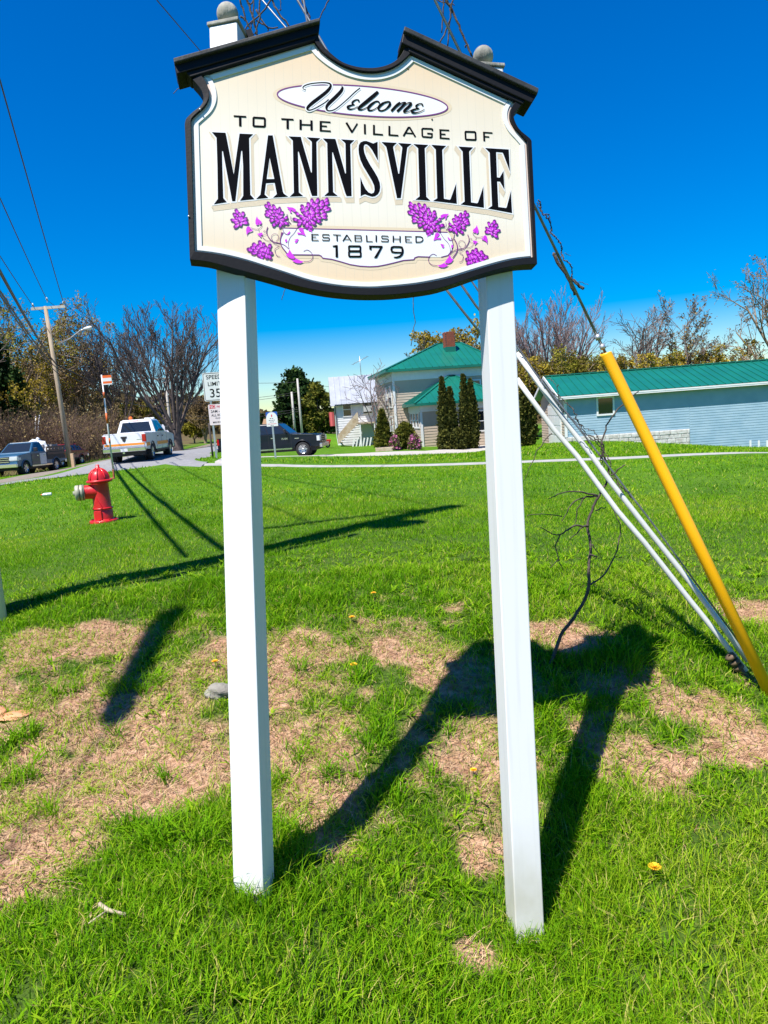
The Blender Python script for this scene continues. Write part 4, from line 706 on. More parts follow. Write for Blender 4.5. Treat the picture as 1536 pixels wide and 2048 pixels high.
# dead vines and the broken sapling behind the right post
def vine(name, label, cat, strands, group=None, parts='stem'):
    o = np.array(strands[0][0][0]); t = thing(name, label, cat, o, 0, group)
    for i, (P, r0, r1) in enumerate(strands):
        P = smooth3(P); mb = MB(); n = len(P); mb.tube([Vector(np.array(p) - o) for p in P], [r0 + (r1 - r0) * k / (n - 1) for k in range(n)], 6 if r0 > .004 else 4); mb.build('stem' if i == 0 else 'twig', bark_d, t)
    return t
def smooth3(P, k=4):
    P = [np.array(p, float) for p in P]; out = []; rs = np.random.default_rng(len(P) * 7 + int(abs(P[0][0]) * 100))
    for i in range(len(P) - 1):
        p0, p1, p2, p3 = P[max(i - 1, 0)], P[i], P[i + 1], P[min(i + 2, len(P) - 1)]
        for j in range(k):
            u = j / k; q = .5 * ((2 * p1) + (-p0 + p2) * u + (2 * p0 - 5 * p1 + 4 * p2 - p3) * u * u + (-p0 + 3 * p1 - 3 * p2 + p3) * u ** 3); out.append(q + rs.normal(0, .0022, 3) * (i + j > 0))
    return out + [P[-1]]
z4 = lambda x, y: (1020 + x / 2.977, 860 + y / 2.977)
def P4_(l, Y0=3.6, dY=0.): return [pt(*z4(*q), Y0 + dY * i / max(1, len(l) - 1)) for i, q in enumerate(l)]
base = gp(*z4(222, 1395))
vine('dead_sapling', 'crooked dead sapling with bare twigs behind the right post', 'sapling', [
    ([base - np.array([0, 0, .05])] + P4_([(300, 1230), (380, 1120), (462, 965), (470, 820), (480, 700), (463, 570), (490, 480), (522, 400), (570, 320), (590, 260), (575, 190), (545, 100), (560, 20), (600, -70), (690, -170), (765, -230)], base[1] + .03, .25), .0095, .003),
    (P4_([(520, 390), (400, 365), (310, 375), (230, 410)], 3.62, -.2), .005, .002), (P4_([(520, 395), (440, 400), (370, 440), (310, 540)], 3.62, -.1), .0055, .002), (P4_([(450, 400), (405, 470), (385, 580)]), .004, .002), (P4_([(465, 575), (390, 570), (330, 600), (280, 625), (180, 580)], 3.6, -.2), .006, .002), (P4_([(295, 625), (275, 690), (290, 770), (310, 830)], 3.52), .004, .002), (P4_([(290, 770), (240, 820)], 3.52), .003, .0015), (P4_([(310, 515), (220, 500), (100, 510)], 3.5, -.1), .0035, .0015), (P4_([(440, 575), (355, 650)]), .004, .002), (P4_([(480, 920), (560, 860), (620, 760), (645, 680), (650, 560), (590, 430)], 3.6, .15), .005, .002), (P4_([(490, 680), (540, 755)]), .004, .002), (P4_([(510, 480), (550, 465), (575, 465)]), .004, .002), (P4_([(600, 270), (640, 240), (685, 208)]), .005, .003), (P4_([(475, 740), (515, 750), (505, 770)]), .006, .002)])
def along(l, Y0, Y1, amp, turns, k=60):
    l = np.array(l, float); s = np.concatenate([[0], np.cumsum(np.hypot(*np.diff(l, axis=0).T))]); u = np.linspace(0, s[-1], k); x = np.interp(u, s, l[:, 0]); y = np.interp(u, s, l[:, 1]); out = []
    for i in range(k): a = 2 * math.pi * turns * i / k; p = pt(x[i], y[i], Y0 + (Y1 - Y0) * i / (k - 1)); out.append(p + RT * amp * math.cos(a) + fwd * amp * math.sin(a) + RNG.normal(0, amp * .2, 3))
    return out
vine('dead_vine', 'dead vine wound around the upper white guy guard', 'vine', [(along([(1262, 1000), (1205, 905), (1150, 830), (1090, 765), (1040, 700)], 3.7, 3.86, .014, 3.3), .0035, .002), (along([(1235, 985), (1200, 890), (1165, 850), (1120, 800), (1080, 735)], 3.66, 3.84, .024, 2.3), .0028, .0015), (P4_([(250, 20), (160, 130), (85, 300)], 3.6), .0035, .0015), (P4_([(470, 80), (440, 20), (400, -40), (330, -80)], 3.7), .003, .0015), (P4_([(540, 170), (560, 100), (520, 60), (470, 30)], 3.7), .005, .003)], 'dead vines on the guys')
gv = [(1075, 400), (1100, 450), (1125, 505), (1150, 560), (1160, 580)]; yq = [vplane(x, y, YG0, PT) for x, y in gv]; z5 = lambda x, y: pt(1060 + x / 5.69, 360 + y / 5.69, yq[2][1])
vine('dead_vine', 'dead vine and forked stick twined on the guy wire right of the sign', 'vine', [(along(gv, yq[0][1], yq[-1][1], .010, 4), .0035, .0025), ([z5(280, 830), z5(310, 930), z5(430, 1110), z5(510, 1310)], .0085, .007), ([z5(430, 1110), z5(520, 1165), z5(612, 1240)], .008, .007), ([z5(380, 850), z5(330, 930)], .003, .002), ([z5(400, 830), z5(430, 850), z5(465, 862)], .002, .001), ([z5(550, 1160), z5(610, 1165), z5(665, 1195)], .002, .001), ([z5(185, 385), z5(215, 410), z5(225, 480)], .0025, .0015), ([z5(80, 250), z5(90, 300), z5(130, 330)], .0025, .0015)], 'dead vines on the guys')
z1 = lambda x, y, Y=3.95: pt(340 + x / 3.657, y / 3.657, Y); z2 = lambda x, y: pt(700 + x / 3.657, y / 3.657, 3.95)
vine('dead_vine', 'tangle of bare vine stems above the left cap of the sign', 'vine', [([z1(500, -120), z1(512, 0), z1(530, 60), z1(570, 170), z1(612, 255)], .005, .004), ([z1(540, -100), z1(560, 0), z1(600, 100), z1(620, 180), z1(640, 260)], .006, .005), ([z1(612, -100), z1(612, 0), z1(608, 150), z1(590, 180), z1(600, 260)], .004, .003), ([z1(760, -60), z1(738, 0), z1(650, 120), z1(560, 190), z1(550, 260)], .0045, .003), ([z1(735, -60), z1(750, 0), z1(790, 90), z1(840, 150), z1(870, 190)], .005, .004), ([z1(515, 120), z1(560, 160), z1(600, 240)], .005, .003), ([z1(630, 70), z1(700, 190), z1(790, 200)], .0045, .003), ([z1(630, 150), z1(710, 195), z1(715, 225)], .004, .003), ([z1(800, -40), z1(805, 40), z1(815, 70), z1(795, 75)], .003, .002), ([z1(965, -60), z1(968, 0), z1(1000, 70), z1(1022, 135)], .005, .004), ([z1(1240, -90), z1(1165, 0), z1(1125, 70), z1(1093, 140)], .004, .003), ([z1(650, -80), z1(600, 20), z1(570, 20)], .004, .003), ([z1(660, -80), z1(655, 60), z1(655, 140), z1(620, 250)], .0045, .004), ([z1(25, 685, 3.3), z1(70, 640, 3.3), z1(130, 590, 3.2)], .0016, .001)], 'dead vines on the guys')
vine('dead_vine', 'bare vine stems hanging down to the right cap of the sign', 'vine', [([z2(690, -90), z2(700, 0), z2(740, 60), z2(790, 180), z2(840, 290), z2(890, 410)], .006, .005), ([z2(670, -80), z2(682, 0), z2(680, 90), z2(670, 240)], .0045, .003), ([z2(710, -60), z2(715, 20), z2(740, 90), z2(720, 180), z2(655, 320)], .005, .004), ([z2(755, -60), z2(750, 0), z2(735, 120), z2(714, 340)], .0045, .0035), ([z2(640, 0), z2(670, 15), z2(720, 20), z2(765, 40)], .003, .002), ([z2(845, 350), z2(860, 330), z2(900, 420)], .004, .003)], 'dead vines on the guys')
vine('dead_vine', 'short dry twigs dangling below the middle of the panel', 'vine', [([pt(827, 560, 3.6), pt(826, 600, 3.6), pt(827, 618, 3.6), pt(829, 655, 3.6), pt(822, 692, 3.6)], .0022, .0025), ([pt(570, 560, 3.6), pt(567, 585, 3.6), pt(564, 600, 3.6)], .002, .002)], 'dead vines on the guys')

# ---------------------------------------------------------------- fire hydrant
red = mat('hydrant_red', (.62, .014, .016), (.52, .011, .013), rough=.38, scale=6, bump=.08, bscale=40, coat=.2)
HB = gp(209, 1043); hy = thing('fire_hydrant', 'red fire hydrant on the lawn with a striped marker flag', 'fire hydrant', HB)
mb = MB(); mb.lathe([(0, -.05), (.19, -.05), (.19, .022), (.185, .030), (.13, .034), (.128, .05)], 28); mb.build('base_flange', red, hy)
for k in range(8):
    a = k * math.pi / 4; mb = MB(); mb.lathe([(0, .026), (.016, .026), (.016, .045), (0, .045)], 6, (.16 * math.cos(a), .16 * math.sin(a), 0), smooth=False); mb.build('bolt', red, hy)
mb = MB(); mb.lathe([(.128, .03), (.126, .15), (.122, .16), (.121, .175), (.122, .18), (.117, .20), (.114, .40), (.112, .52), (.118, .545)], 28); mb.build('barrel', red, hy)
mb = MB(); mb.lathe([(.118, .535), (.168, .548), (.170, .574), (.150, .582)], 28); mb.build('bonnet_flange', red, hy)
mb = MB(); prof = [(.135, .58), (.131, .62), (.115, .665), (.085, .70), (.05, .722), (.034, .728), (.032, .745), (.024, .75), (.022, .785), (0, .787)]; mb.lathe(prof, 24); bo = mb.build('bonnet', red, hy)
for k in range(8):
    a = k * math.pi / 4 + .2; mb = MB(); P = [(r * math.cos(a), r * math.sin(a), z + .004) for r, z in prof[:6]]; mb.tube(P, .010, 6); mb.build('rib', red, bo)
nd = Vector((-.93, -.36, 0)).normalized(); o = nd * .05 + Vector((0, 0, .425))
mb = MB(); mb.lathe([(.105, 0), (.102, .06), (.096, .10), (.094, .155)], 24, o, nd); nz_ = mb.build('nozzle', red, hy)
mb = MB(); mb.lathe([(.094, .155), (.107, .158), (.107, .20), (.104, .205), (.103, .225), (.106, .23), (.104, .262), (.085, .275), (.03, .278), (.028, .30), (0, .302)], 24, o, nd); cp_ = mb.build('nozzle_cap', mat('cap_cream', (.40, .39, .28), (.27, .27, .20), rough=.45, scale=9), hy)
for q in (.17, .213): mb = MB(); mb.lathe([(.1055, q), (.1085, q), (.1085, q + .008), (.1055, q + .008)], 24, o, nd); mb.build('groove', dark_rub, cp_)
fd = Vector((-.18, -.98, 0)).normalized(); fx = Vector((fd.y, -fd.x, 0)) * -1
mb = MB(); mb.prism([(-.075, .19), (.075, .19), (.0, .34)], lambda a, b, d: fx * a + fd * d + Vector((0, 0, b)), .10, .127); mb.build('shield_rib', red, hy, bevel=.004)
mb = MB(); mb.lathe([(.12, .175), (.137, .18), (.137, .195), (.12, .2)], 24); mb.build('collar', red, hy)
mb = MB(); mb.prism([(-.05, .035), (.05, .035), (.05, .165), (-.05, .165)], lambda a, b, d: fx * a + fd * d + Vector((0, 0, b)), .10, .133); mb.build('cast_plate', red, hy, bevel=.005)
rd = Vector((.985, .17, 0)).normalized()
mb = MB(); mb.beam(rd * .13 + Vector((0, 0, .583)), rd * .205 + Vector((0, 0, .583)), .05, .016); mb.beam(rd * .195 + Vector((0, 0, .575)), rd * .20 + Vector((0, 0, .70)), .04, .018, (1, 0, 0)); br = mb.build('bracket', mat('hydrant_rust', (.34, .07, .03), (.45, .16, .09), rough=.7, scale=20), hy, bevel=.003)
rp = rd * .197; mk = MB(); mk.tube([rp + Vector((0, 0, .69)), rp + Vector((.0, 0, 1.98))], [.0115, .0085], 10); rod = mk.build('marker_rod', mat('rod_white', (.72, .70, .70), rough=.5), hy)
orange = mat('safety_orange', (.78, .13, .015), rough=.5)
for a, b in ((1.06, 1.13), (1.33, 1.47), (1.67, 1.75)): mb = MB(); mb.tube([rp + Vector((0, 0, a)), rp + Vector((0, 0, b))], .0125, 10); mb.build('orange_band', orange, rod)
for k, (a, b, mt_) in enumerate(((1.95, 1.985, orange), (1.905, 1.95, MATS['rod_white']), (1.875, 1.905, orange), (1.86, 1.875, MATS['rod_white']))):
    mb = MB(); mb.box((0.008, -.002, a - .015), (.128, .002, b - .0152)); fo = mb.build('flag_stripe', mt_, hy); fo.location = rp

# ---------------------------------------------------------------- road signs
SIGNW = mat('sign_white', (.72, .72, .70), (.66, .66, .65), rough=.45, scale=2)
def text(body, size, x, z, d, mt, parent, align='CENTER', sx=1., name='lettering'):
    cu = bpy.data.curves.new('lettering', 'FONT'); cu.body = body; cu.size = size; cu.align_x = align; cu.offset = .004 * size
    t_ = bpy.data.objects.new('tmp', cu); COL.objects.link(t_); bpy.context.view_layer.update(); me = bpy.data.meshes.new_from_object(t_.evaluated_get(bpy.context.evaluated_depsgraph_get())); bpy.data.objects.remove(t_)
    for v in me.vertices: a, b = v.co.x * sx, v.co.y; v.co = (x + a, -d, z + b)
    me.materials.clear(); me.materials.append(mt); o = bpy.data.objects.new(name, me); COL.objects.link(o); o.parent = parent; return o
def rrect(w_, h_, r, k=5): return [(sx * (w_ / 2 - r) + r * math.cos(a), sz * (h_ / 2 - r) + r * math.sin(a)) for sx, sz, a0 in ((1, 1, 0), (-1, 1, 90), (-1, -1, 180), (1, -1, 270)) for a in np.linspace(rad(a0), rad(a0 + 90), k)]
def plate(parent, name, w_, h_, r, cx, cz, mt, border=None, off=0.):
    fn = lambda a, b, d: (cx + a, -d - off, cz + b); mb = MB(); mb.prism(rrect(w_, h_, r), fn, 0, .004); p = mb.build(name, mt, parent)
    if border:
        mb = MB(); ribbon(mb, rrect(w_ - .06, h_ - .06, r * .8), .014, .0062, True, fn); mb.build('border_line', border, p)
    return p
def channel(parent, x, z0, z1, mt=galv):
    mb = MB(); mb.box((x - .03, .006, z0), (x + .03, .01, z1)); mb.box((x - .03, .010, z0), (x - .026, .035, z1)); mb.box((x + .026, .010, z0), (x + .03, .035, z1)); mb.build('sign_post', mt, parent)
B0 = gp(433, 916); k_ = B0[1] / F; sg_ = thing('speed_limit_sign', 'speed limit sign over a parking notice on one post', 'road sign', B0, rad(6))
def zat(px, py): return pt(px, py, B0[1])[2] - B0[2]
hz0, hz1 = zat(411, 803), zat(406, 746); hh = hz1 - hz0; ww = hh * .8; cx = ww * .5 - .19
p = plate(sg_, 'speed_plate', ww, hh, .05, cx, (hz0 + hz1) / 2, SIGNW, ink)
for b_, s_, f_ in (('SPEED', .20, .77), ('LIMIT', .20, .53), ('35', .42, .13)): text(b_, s_ * hh * 1.02, cx, hz0 + hh * f_, .0075, ink, p)
h0, h1 = zat(419, 851), zat(414, 809.5); hh = h1 - h0; w2 = hh * 1.0; cx2 = w2 * .5 - .10
p = plate(sg_, 'parking_plate', w2, hh, .04, cx2, (h0 + h1) / 2, mat('sign_pinkish', (.74, .62, .62), rough=.45), None)
rs_ = mat('sign_red', (.62, .02, .05), rough=.45); mb = MB(); mb.box((cx2 - w2 * .45, -.0062, h0 + hh * .80), (cx2 - w2 * .16, -.0052, h0 + hh * .97)); mb.build('red_block', rs_, p)
text('NO', hh * .19, cx2 - w2 * .305, h0 + hh * .82, .0075, SIGNW, p); text('PARKING', hh * .14, cx2 + w2 * .14, h0 + hh * .83, .0075, rs_, p, sx=.8)
for b_, s_, f_ in (('2AM - 7AM', .18, .60), ('ALL ROADS', .16, .42), ('VILLAGE OF', .09, .30), ('MANNSVILLE', .13, .09)): text(b_, s_ * hh, cx2, h0 + hh * f_, .0075, ink, p, sx=.92)
channel(sg_, 0, -.3, hz1 - .05)
B1 = onground(425, 905, 26); t = thing('marker_post', 'dark thin post just behind the speed limit sign', 'post', B1); mb = MB(); mb.tube([(0, 0, -.3), (-.02, 0, pt(417, 846, 26)[2] - B1[2])], .035, 8); mb.build('post', mat('dark_wood', (.05, .04, .035), rough=.9), t)
B2 = gp(551, 916); cs_ = thing('church_sign', 'small blue and white arched church sign on a steel post', 'road sign', B2, rad(-4)); Yc = B2[1]; zc = lambda y: pt(546, y, Yc)[2] - B2[2]
hh = zc(823.5) - zc(852.5); w_ = hh * .80; cz = (zc(823.5) + zc(852.5)) / 2; p = plate(cs_, 'sign_plate', w_, hh, .03, 0, cz, mat('sign_blue', (.02, .10, .42), rough=.4))
ar = [(-w_ * .5, -hh * .5), (w_ * .5, -hh * .5), (w_ * .5, hh * .02)] + [(w_ * .5 * math.cos(a) ** .9 if a < math.pi / 2 else -w_ * .5 * abs(math.cos(a)) ** .9, hh * .02 + hh * .46 * math.sin(a) ** 1.1) for a in np.linspace(.15, math.pi - .15, 13)] + [(-w_ * .5, hh * .02)]
mb = MB(); mb.flat([ar], lambda a, b, d: (a, -d, cz + b), .0062); mb.build('white_arch', SIGNW, p)
mb = MB(); mb.flat([[(-.03, .20), (.0, .36), (.035, .24), (.02, .16), (-.01, .15)]], lambda a, b, d: (a * w_ * 2, -d, cz + b * hh), .0075); mb.build('red_flame', rs_, p)
for q, wd_, c_ in ((.05, .35, ink), (-.08, .55, ink), (-.2, .38, ink), (-.33, .8, rs_), (-.43, .3, ink)):
    mb = MB(); n_ = max(2, int(wd_ * 8))
    for i in range(n_): x0 = -w_ * wd_ / 2 + w_ * wd_ * i / n_; mb.flat([[(x0, q - .02), (x0 + w_ * wd_ / n_ * .68, q - .02), (x0 + w_ * wd_ / n_ * .68, q + .02), (x0, q + .02)]], lambda a, b, d: (a, -d, cz + b * hh), .0075)
    mb.build('worn_print', c_, p).__setitem__('kind', 'stuff')
channel(cs_, 0, -.3, cz)

# ---------------------------------------------------------------- small things on the ground
yel = mat('dandelion_yellow', (.85, .52, .01), (.75, .36, .005), rough=.7, scale=60)
def dandelion(px, py, where, s=1.):
    c = gp(px, py + 4 * s); t = thing('dandelion', 'yellow dandelion ' + where, 'flower', c, random.random() * 6, 'dandelions in the grass'); h = .045 * s
    mb = MB(); mb.tube([(0, 0, -.02), (.004, 0, h)], .0018, 5); mb.build('stalk', mat('stalk_green', (.14, .24, .04), rough=.6), t)
    mb = MB()
    for ring_, (n_, r_, el) in enumerate(((16, .019, .25), (13, .015, .6), (8, .010, 1.0))):
        for k in range(n_):
            a = 2 * math.pi * k / n_ + ring_; d_ = Vector((math.cos(a) * math.cos(el), math.sin(a) * math.cos(el), math.sin(el))); sd_ = Vector((-math.sin(a), math.cos(a), 0)) * .0026; o_ = Vector((.004, 0, h)); mb.add([o_ - sd_ * .4, o_ + sd_ * .4, o_ + d_ * r_ * s + sd_, o_ + d_ * r_ * s - sd_], [(0, 1, 2, 3)])
    mb.build('petals', yel, t)
for a in ((432, 1336, 'by the pale stone left of the left post'), (704, 1246, 'midway along the upper edge of the bare bank'), (749, 1196, 'highest up the bank, farthest from the camera'), (707, 1344, 'in a tuft in the middle of the bank', 1.1), (862, 1446, 'at the edge of the sign shadow', 1.2), (1312, 1760, 'alone in the lush grass right of the right post', 1.25), (946, 1553, 'just left of the right post', .8)): dandelion(*a)
def rock(px, py, sx, sy, sz, label, mt, cat='stone', name='stone', seed=1):
    c = gp(px, py); rs = np.random.default_rng(seed); bm = bmesh.new(); bmesh.ops.create_icosphere(bm, subdivisions=3, radius=1); ph = rs.uniform(0, 6, 9)
    for v in bm.verts:
        q = v.co; k = 1 + .14 * math.sin(2.3 * q.x + ph[0]) * math.sin(2.9 * q.y + ph[1]) + .1 * math.sin(4.7 * q.z + ph[2] + 3 * q.x) + .06 * math.sin(9 * q.y + ph[3]) * math.sin(8 * q.x + ph[4]); v.co = Vector((q.x * sx * k, q.y * sy * k, q.z * sz * k))
    me = bpy.data.meshes.new(name); bm.to_mesh(me); bm.free(); me.materials.append(mt); o = bpy.data.objects.new(name, me); COL.objects.link(o); o.location = Vector(c) + Vector((0, 0, sz * .2)); tag(o, label, cat); return o
rock(440, 1386, .078, .06, .038, 'pale rounded stone half hidden behind the left post', mat('stone_grey', (.30, .28, .23), (.17, .155, .13), rough=.9, scale=12, detail=7, bump=.5, bscale=30), seed=2)
rock(28, 1432, .085, .055, .014, 'flat orange piece of broken tile on the bare soil', mat('terracotta', (.50, .20, .09), (.62, .33, .16), rough=.85, scale=10, bump=.4, bscale=30), 'tile', 'broken_tile', 5)
rock(-6, 1428, .05, .05, .022, 'second tan broken tile at the left edge of the bank', mat('terracotta', None), 'tile', 'broken_tile', 8)
q = [gp(202, 1828), gp(218, 1841), gp(255, 1850)]; t = thing('fallen_twig', 'pale forked twig lying in the near left grass', 'twig', q[0]); up_ = np.array([0, 0, .035])
mb = MB(); mb.tube([Vector(p + up_ - q[0]) for p in q], [.006, .007, .004], 7); mb.build('stem', mat('bare_twig', (.52, .42, .30), (.38, .29, .2), rough=.8, scale=20), t)
mb = MB(); mb.tube([Vector(p + up_ - q[0]) for p in (q[1], gp(180, 1868))], [.004, .002], 6); mb.build('side_twig', MATS['bare_twig'], t)
c = gp(95, 996); t = thing('plastic_bottle', 'empty clear plastic bottle lying on the lawn left of the hydrant', 'bottle', Vector(c) + Vector((0, 0, .075)), rad(12))
mb = MB(); mb.lathe([(0, -.09), (.03, -.09), (.033, -.08), (.033, .05), (.026, .075), (.013, .09), (.013, .1)], 14, (0, 0, 0), (1, 0, 0)); mb.build('bottle_body', mat('pale_plastic', (.62, .68, .68), rough=.15), t)
mb = MB(); mb.lathe([(.015, .098), (.015, .118), (0, .118)], 12, (0, 0, 0), (1, 0, 0)); o = mb.build('bottle_cap', orange, t); t.rotation_euler = (0, 0, rad(190))
# ---------------------------------------------------------------- vehicles
tyre_m = mat('tyre', (.012, .012, .013), (.022, .022, .023), rough=.85, scale=12, bump=.2, bscale=60); rim_m = mat('alloy_rim', (.55, .56, .58), (.45, .46, .48), rough=.25, metal=.8); chrome = mat('chrome', (.65, .66, .68), rough=.12, metal=.95); plastic = mat('black_plastic', (.015, .015, .016), rough=.6)
lens_red = mat('lens_red', (.42, .006, .01), rough=.12, coat=.5); lens_clear = mat('lens_clear', (.60, .63, .66), rough=.08, coat=.5); gl = glass()
def wheel(par, x, y, r, w, side, rim=rim_m, spokes=6):
    e = bpy.data.objects.new('wheel', None); COL.objects.link(e); e.parent = par; e.location = (x, y, r)
    mb = MB(); mb.lathe([(r * .62, -w / 2), (r * .93, -w / 2), (r, -w * .36), (r, w * .36), (r * .93, w / 2), (r * .62, w / 2), (r * .62, -w / 2)], 28, (0, 0, 0), (0, 1, 0)); mb.build('tyre', tyre_m, e)
    mb = MB(); mb.lathe([(r * .64, -w * .4), (r * .64, w * .46), (r * .60, w * .46), (r * .56, w * .2), (r * .2, w * .22), (0, w * .22)], 24, (0, 0, 0), (0, side, 0))
    for k in range(spokes):
        a = 2 * math.pi * k / spokes; mb.beam((math.cos(a) * r * .08, side * w * .33, math.sin(a) * r * .08), (math.cos(a) * r * .6, side * w * .38, math.sin(a) * r * .6), r * .17, w * .12, (0, 1, 0))
    mb.lathe([(0, w * .42), (r * .14, w * .40), (r * .16, w * .2)], 12, (0, 0, 0), (0, side, 0)); mb.build('rim', rim, e); return e
def quad_on(par, name, mt, c4, u0, v0, u1, v1, off, shape=None):
    """a pane lying a few millimetres proud of a four-cornered face (c4 anticlockwise from lower left)"""
    A, B, C_, D = [Vector(q) for q in c4]; n = (B - A).cross(D - A).normalized()
    P = lambda u, v: (A * (1 - u) + B * u) * (1 - v) + (D * (1 - u) + C_ * u) * v + n * off
    mb = MB(); pts = shape or [(u0, v0), (u1, v0), (u1, v1), (u0, v1)]; mb.add([P(*q) for q in pts] + [P(*q) - n * (off - .001) for q in pts], [tuple(range(len(pts)))] + [(i, (i + 1) % len(pts), len(pts) + (i + 1) % len(pts), len(pts) + i) for i in range(len(pts))]); return mb.build(name, mt, par)
def truck(name, label, cat, loc, rz, paint, WB=3.6, RO=1.3, FO=1.0, Wd=2.0, r=.40, floor=.62, rail=1.28, hood=1.17, roof=1.92, xc=.95, xw=3.15, bed=True, trim=plastic, paint2=None, lower=None, group=None):
    t = thing(name, label, cat, loc, rz, group); W = Wd / 2; xf = WB + FO; ra = r + .09
    arc = lambda cx: [(cx + ra * math.cos(a), r + ra * math.sin(a)) for a in np.linspace(math.pi, 0, 11)]
    sill = .46; back = .72 if bed else rail
    prof = [(-RO, .60), (-ra, .55)] + [q for q in arc(0) if q[1] > .5] + [(ra + .05, sill), (WB - ra - .05, sill)] + [q for q in arc(WB) if q[1] > .5] + [(xf - .12, .50), (xf, .56), (xf, .92), (xf - .08, hood - .06), (xf - .35, hood - .01), (xw + .15, hood + .07), (xw - .1, hood + .10), (xc + .02, rail)]
    if bed: prof += [(xc, rail), (xc - .02, floor + .12), (-RO, floor + .12)]
    else: prof += [(-RO + .1, rail), (-RO, rail - .2)]
    mb = MB(); mb.prism(prof, lambda a, b, d: (a, d, b), -W + .02, W - .02); body = mb.build('body', paint, t, bevel=.035)
    mb = MB(); mb.box((-RO + .2, -W * .8, .30), (xf - .3, W * .8, .62)); mb.build('chassis', plastic, t)
    if bed:
        for s in (-1, 1):
            pf = [(-RO, floor), (-ra * 1.02, floor)] + [q for q in arc(0) if q[1] > floor] + [(ra * 1.02, floor), (xc - .03, floor), (xc - .03, rail), (-RO, rail - .01)]
            mb = MB(); mb.prism(pf, lambda a, b, d: (a, d * s, b), W - .10, W); mb.build('bed_side', paint, t, bevel=.02)
        mb = MB(); mb.box((-RO - .03, -W + .06, floor + .06), (-RO + .03, W - .06, rail - .02)); tg = mb.build('tailgate', paint, t, bevel=.012)
        mb = MB(); mb.box((-RO - .045, -.14, rail - .20), (-RO - .031, .14, rail - .12)); mb.build('tailgate_handle', plastic, tg)
    # cab
    y0, y1 = W - .03, W - .24; za = rail - .02 if bed else rail - .05; zb = hood + .08; xr0, xr1 = xc + .22, xw - .72
    if not bed: xr0 = xc + .5
    b_ = lambda x: za + (zb - za) * (x - xc) / (xw - xc)
    LB, RB, RF, LF = (xc, y0, za), (xc, -y0, za), (xw, -y0, zb), (xw, y0, zb); lb, rb, rf, lf = (xr0, y1, roof), (xr0, -y1, roof), (xr1, -y1, roof), (xr1, y1, roof)
    mb = MB(); mb.add([LB, RB, RF, LF, lb, rb, rf, lf], [(4, 5, 6, 7), (0, 1, 5, 4), (1, 2, 6, 5), (2, 3, 7, 6), (3, 0, 4, 7), (3, 2, 1, 0)]); cab = mb.build('cab', paint, t, bevel=.05)
    mb = MB(); mb.box((xr0 + .05, -y1 + .08, roof - .005), (xr1 - .05, y1 - .08, roof + .03)); mb.build('roof_panel', paint2 or paint, cab, bevel=.02)
    quad_on(cab, 'rear_window', gl, (LB, RB, rb, lb)[:: 1], .09, .14, .91, .84, .008); quad_on(cab, 'windshield', gl, (RF, LF, lf, rf), .05, .10, .95, .93, .008)
    for s, c4 in ((-1, (RB, RF, rf, rb)), (1, (LF, LB, lb, lf))):
        m_ = (lambda u: u) if s < 0 else (lambda u: 1 - u); o_ = lambda l: [(m_(a), b) for a, b in l]
        f1 = o_([(.08, .10), (.46, .10), (.46, .90), (.10, .90)]); f2 = o_([(.50, .10), (.93, .08), (.86, .50), (.80, .90), (.50, .90)])
        quad_on(cab, 'side_window', gl, c4, 0, 0, 0, 0, .008, f1 if s < 0 else f1[::-1]); quad_on(cab, 'side_window', gl, c4, 0, 0, 0, 0, .008, f2 if s < 0 else f2[::-1])
        Y = s * (W - .018)
        for xd in (xc + .04, (xc + xw) / 2 - .05, xw + .02): mb = MB(); mb.box((xd - .008, min(Y, Y + s * .004), sill + .06), (xd + .008, max(Y, Y + s * .004), rail - .05)); mb.build('door_gap', plastic, body)
        for xd in (xc + .2, (xc + xw) / 2 + .1): mb = MB(); mb.box((xd, min(Y, Y + s * .03), rail - .22), (xd + .18, max(Y, Y + s * .03), rail - .17)); mb.build('door_handle', trim, body)
        mb = MB(); mb.box((xw - .32, min(s * (W + .02), s * (W + .24)), rail + .06), (xw - .22, max(s * (W + .02), s * (W + .24)), rail + .28)); mb.build('side_mirror', plastic, cab, bevel=.03)
        mb = MB(); mb.box((ra + .1, min(Y, Y + s * .05), sill - .03), (WB - ra - .1, max(Y, Y + s * .05), sill + .05)); mb.build('side_step', trim, body)
        for cx in (0, WB):
            mb = MB(); P = [(cx + ra * math.cos(a), s * (W - .01), r + ra * math.sin(a)) for a in np.linspace(math.pi * .98, .02 * math.pi, 12)]; mb.tube(P, .03, 6); mb.build('arch_lip', lower or paint, body)
            wheel(t, cx, s * (W - .16), r, .27, s)
            mb = MB(); mb.lathe([(0, -.02), (ra - .01, -.02), (ra - .01, .02), (0, .02)], 20, (cx, s * (W - .33), r), (0, 1, 0)); mb.build('wheel_well', plastic, body)
        mb = MB(); mb.box((-RO - .035, min(s * (W - .17), s * (W + .005)), floor + .22), (-RO + .09, max(s * (W - .17), s * (W + .005)), rail - .06)); mb.build('tail_light', lens_red, t, bevel=.01)
        mb = MB(); mb.box((xf - .16, min(s * (W - .44), s * (W + .002)), .82), (xf + .012, max(s * (W - .44), s * (W + .002)), hood - .10)); mb.build('headlight', lens_clear, t, bevel=.015)
    mb = MB(); mb.box((-RO - .20, -W + .02, .50), (-RO - .032, W - .02, .70)); mb.build('rear_bumper', chrome, t, bevel=.03)
    mb = MB(); mb.box((xf - .02, -W + .01, .46), (xf + .14, W - .01, .68)); fb = mb.build('front_bumper', chrome if trim is chrome else (lower or paint), t, bevel=.03)
    mb = MB(); mb.box((xf - .02, -W + .46, .74), (xf + .022, W - .46, hood - .10)); gr = mb.build('grille', plastic, t)
